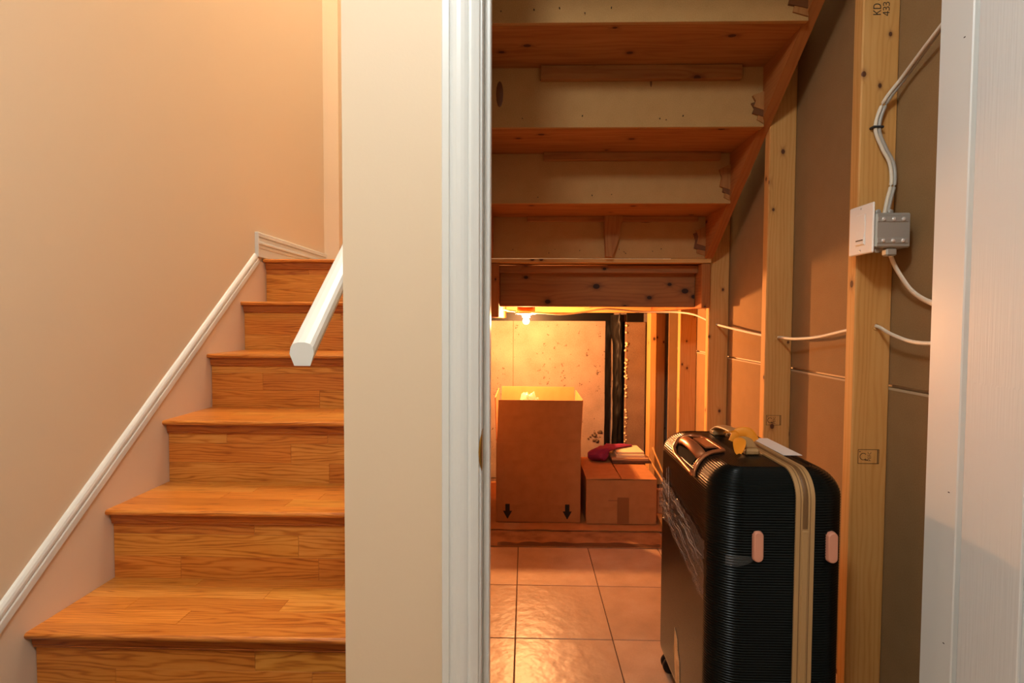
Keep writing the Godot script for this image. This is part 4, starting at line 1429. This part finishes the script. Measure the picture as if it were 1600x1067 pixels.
func build_switch() -> void:
	var t := thing("light_switch", Vector3(0.83, 1.157, -1.335), "white rocker light switch on a metal box nailed to the bare stud", "switch")
	var zc := -1.336
	obj("metal_box", nb().box(Vector3(0.7905, 1.168, -1.286), Vector3(0.868, 1.246, -1.3925), 0.003), mats.galvanised, t)
	for y in [1.183, 1.231]:
		obj("box_rib", nb().box(Vector3(0.793, y - 0.006, -1.2865), Vector3(0.862, y + 0.006, -1.2845), 0.0015), mats.galvanised, t)
		for x in [0.806, 0.828, 0.850]:
			obj("box_screw", nb().lathe([Vector2(0.0045, 0.0), Vector2(0.0042, 0.0018), Vector2(0.003, 0.003), Vector2(0.0, 0.0034)], Vector3(x, y, -1.2846), Vector3(0, 0, 1), 12), mats.screw, t)
	for y in [1.250, 1.163]:
		for x in [0.802, 0.83]:
			obj("box_ear", nb().lathe([Vector2(0.0, -0.002), Vector2(0.006, -0.002), Vector2(0.006, 0.002), Vector2(0.0, 0.002)], Vector3(x, y, -1.30), Vector3(0, 0, 1), 10), mats.galvanised, t)
	obj("cable_clamp", nb().box(Vector3(0.818, 1.150, -1.29), Vector3(0.842, 1.167, -1.31), 0.003), mats.galvanised, t)
	var pl := obj("wall_plate", nb().box(Vector3(0.7855, 1.157, -1.290), Vector3(0.7905, 1.272, -1.383), 0.0022), mats.plate, t)
	obj("switch_frame", nb().box(Vector3(0.7845, 1.178, -1.318), Vector3(0.7862, 1.250, -1.354), 0.0008), mats.plate, pl)
	obj("rocker", nb().prism([Vector2(1.184, -0.0), Vector2(1.247, 0.0), Vector2(1.247, 0.004), Vector2(1.216, 0.0015)], 0, 0, 1), mats.plate, pl)
	var rk := pl.get_child(pl.get_child_count() - 1) as MeshInstance3D
	pl.remove_child(rk)
	rk.free()
	var rb := nb()
	var xs := [0.7838, 0.7846, 0.7822]
	var yy := [1.247, 1.214, 1.181]
	for q in 2:
		rb.quad(Vector3(xs[q], yy[q], -1.3205), Vector3(xs[q + 1], yy[q + 1], -1.3205), Vector3(xs[q + 1], yy[q + 1], -1.3515), Vector3(xs[q], yy[q], -1.3515), Vector3.LEFT)
		for z in [-1.3205, -1.3515]:
			rb.quad(Vector3(xs[q], yy[q], z), Vector3(xs[q + 1], yy[q + 1], z), Vector3(0.7862, yy[q + 1], z), Vector3(0.7862, yy[q], z), Vector3(0, 0, 1 if z > -1.33 else -1))
	rb.quad(Vector3(xs[2], yy[2], -1.3205), Vector3(xs[2], yy[2], -1.3515), Vector3(0.7862, yy[2], -1.3515), Vector3(0.7862, yy[2], -1.3205), Vector3.DOWN)
	rb.quad(Vector3(xs[0], yy[0], -1.3205), Vector3(xs[0], yy[0], -1.3515), Vector3(0.7862, yy[0], -1.3515), Vector3(0.7862, yy[0], -1.3205), Vector3.UP)
	obj("rocker", rb, mats.plate, pl)
	obj("indicator_slot", nb().box(Vector3(0.7820, 1.1885, -1.3225), Vector3(0.7834, 1.1912, -1.3495)), mats.clip, pl)
	for y in [1.264, 1.166]:
		obj("plate_screw", nb().lathe([Vector2(0.0028, 0.0), Vector2(0.0026, 0.0008), Vector2(0.0, 0.001)], Vector3(0.7855, y, zc), Vector3.LEFT, 10), mats.screw, pl)

func build_cables() -> void:
	# run through the studs to the bulb
	var t := thing("electrical_cable", Vector3(0.4, 0.94, -2.2), "white electrical cable threaded through the studs towards the bulb", "cable")
	var pts := [Vector3(-0.04, 1.046, -2.945), Vector3(0.06, 1.040, -2.92), Vector3(0.195, 1.032, -2.90), Vector3(0.311, 1.045, -2.90), Vector3(0.42, 1.060, -2.89), Vector3(0.592, 1.046, -2.88), Vector3(0.74, 1.044, -2.82), Vector3(0.81, 1.030, -2.70), Vector3(0.846, 0.99, -2.54), Vector3(0.848, 0.982, -2.47), Vector3(0.862, 0.958, -2.20), Vector3(0.858, 0.945, -1.96), Vector3(0.851, 0.946, -1.88), Vector3(0.858, 0.944, -1.80), Vector3(0.868, 0.953, -1.68), Vector3(0.866, 0.975, -1.53), Vector3(0.863, 0.987, -1.43), Vector3(0.862, 0.988, -1.385), Vector3(0.864, 0.970, -1.335), Vector3(0.868, 0.955, -1.27), Vector3(0.87, 0.955, -1.20), Vector3(0.875, 0.97, -1.115)]
	obj("cable_run", nb().tube(smooth_path(pts, 6), 0.0046, 0.0030, 10, Vector3.UP), mats.cable, t)
	obj("cable_run", nb().tube(smooth_path([Vector3(-0.05, 1.046, -2.945), Vector3(-0.09, 1.05, -2.93), Vector3(-0.118, 1.056, -2.91)], 6), 0.0046, 0.0030, 10, Vector3.UP), mats.cable, t)
	# from the top of the switch box
	var u := thing("switch_feed_cable", Vector3(0.86, 1.25, -1.36), "pair of grey white cables looping up the stud from the switch box", "cable")
	for s in [-1.0, 1.0]:
		var up := [Vector3(0.840 + s * 0.003, 1.240, -1.335), Vector3(0.858 + s * 0.004, 1.285, -1.352), Vector3(0.880 + s * 0.004, 1.335, -1.372), Vector3(0.880 + s * 0.0045, 1.382, -1.380), Vector3(0.862 + s * 0.0045, 1.419, -1.382), Vector3(0.845 + s * 0.0045, 1.467, -1.382), Vector3(0.858 + s * 0.0045, 1.524, -1.376), Vector3(0.876 + s * 0.004, 1.567, -1.34), Vector3(0.872 + s * 0.003, 1.606, -1.25), Vector3(0.865, 1.635, -1.17), Vector3(0.865, 1.65, -1.12)]
		obj("cable_run", nb().tube(smooth_path(up, 7), 0.0042, -1.0, 10), mats.cable if s < 0 else mats.cable_grey, u)
	obj("cable_clip", nb().box(Vector3(0.832, 1.4655, -1.3928), Vector3(0.858, 1.4705, -1.3752), 0.001), mats.clip, u).set_meta("label", "dark cable staple")
	var d := thing("switch_outlet_cable", Vector3(0.87, 1.05, -1.30), "cream flat cable hanging from the bottom of the metal switch box", "cable")
	obj("cable_run", nb().tube(smooth_path([Vector3(0.845, 1.172, -1.325), Vector3(0.855, 1.140, -1.325), Vector3(0.868, 1.105, -1.315), Vector3(0.881, 1.070, -1.295), Vector3(0.889, 1.045, -1.255), Vector3(0.889, 1.035, -1.20), Vector3(0.889, 1.04, -1.12)], 7), 0.0068, 0.0035, 10, Vector3(0, 0, 1)), mats.cable, d)
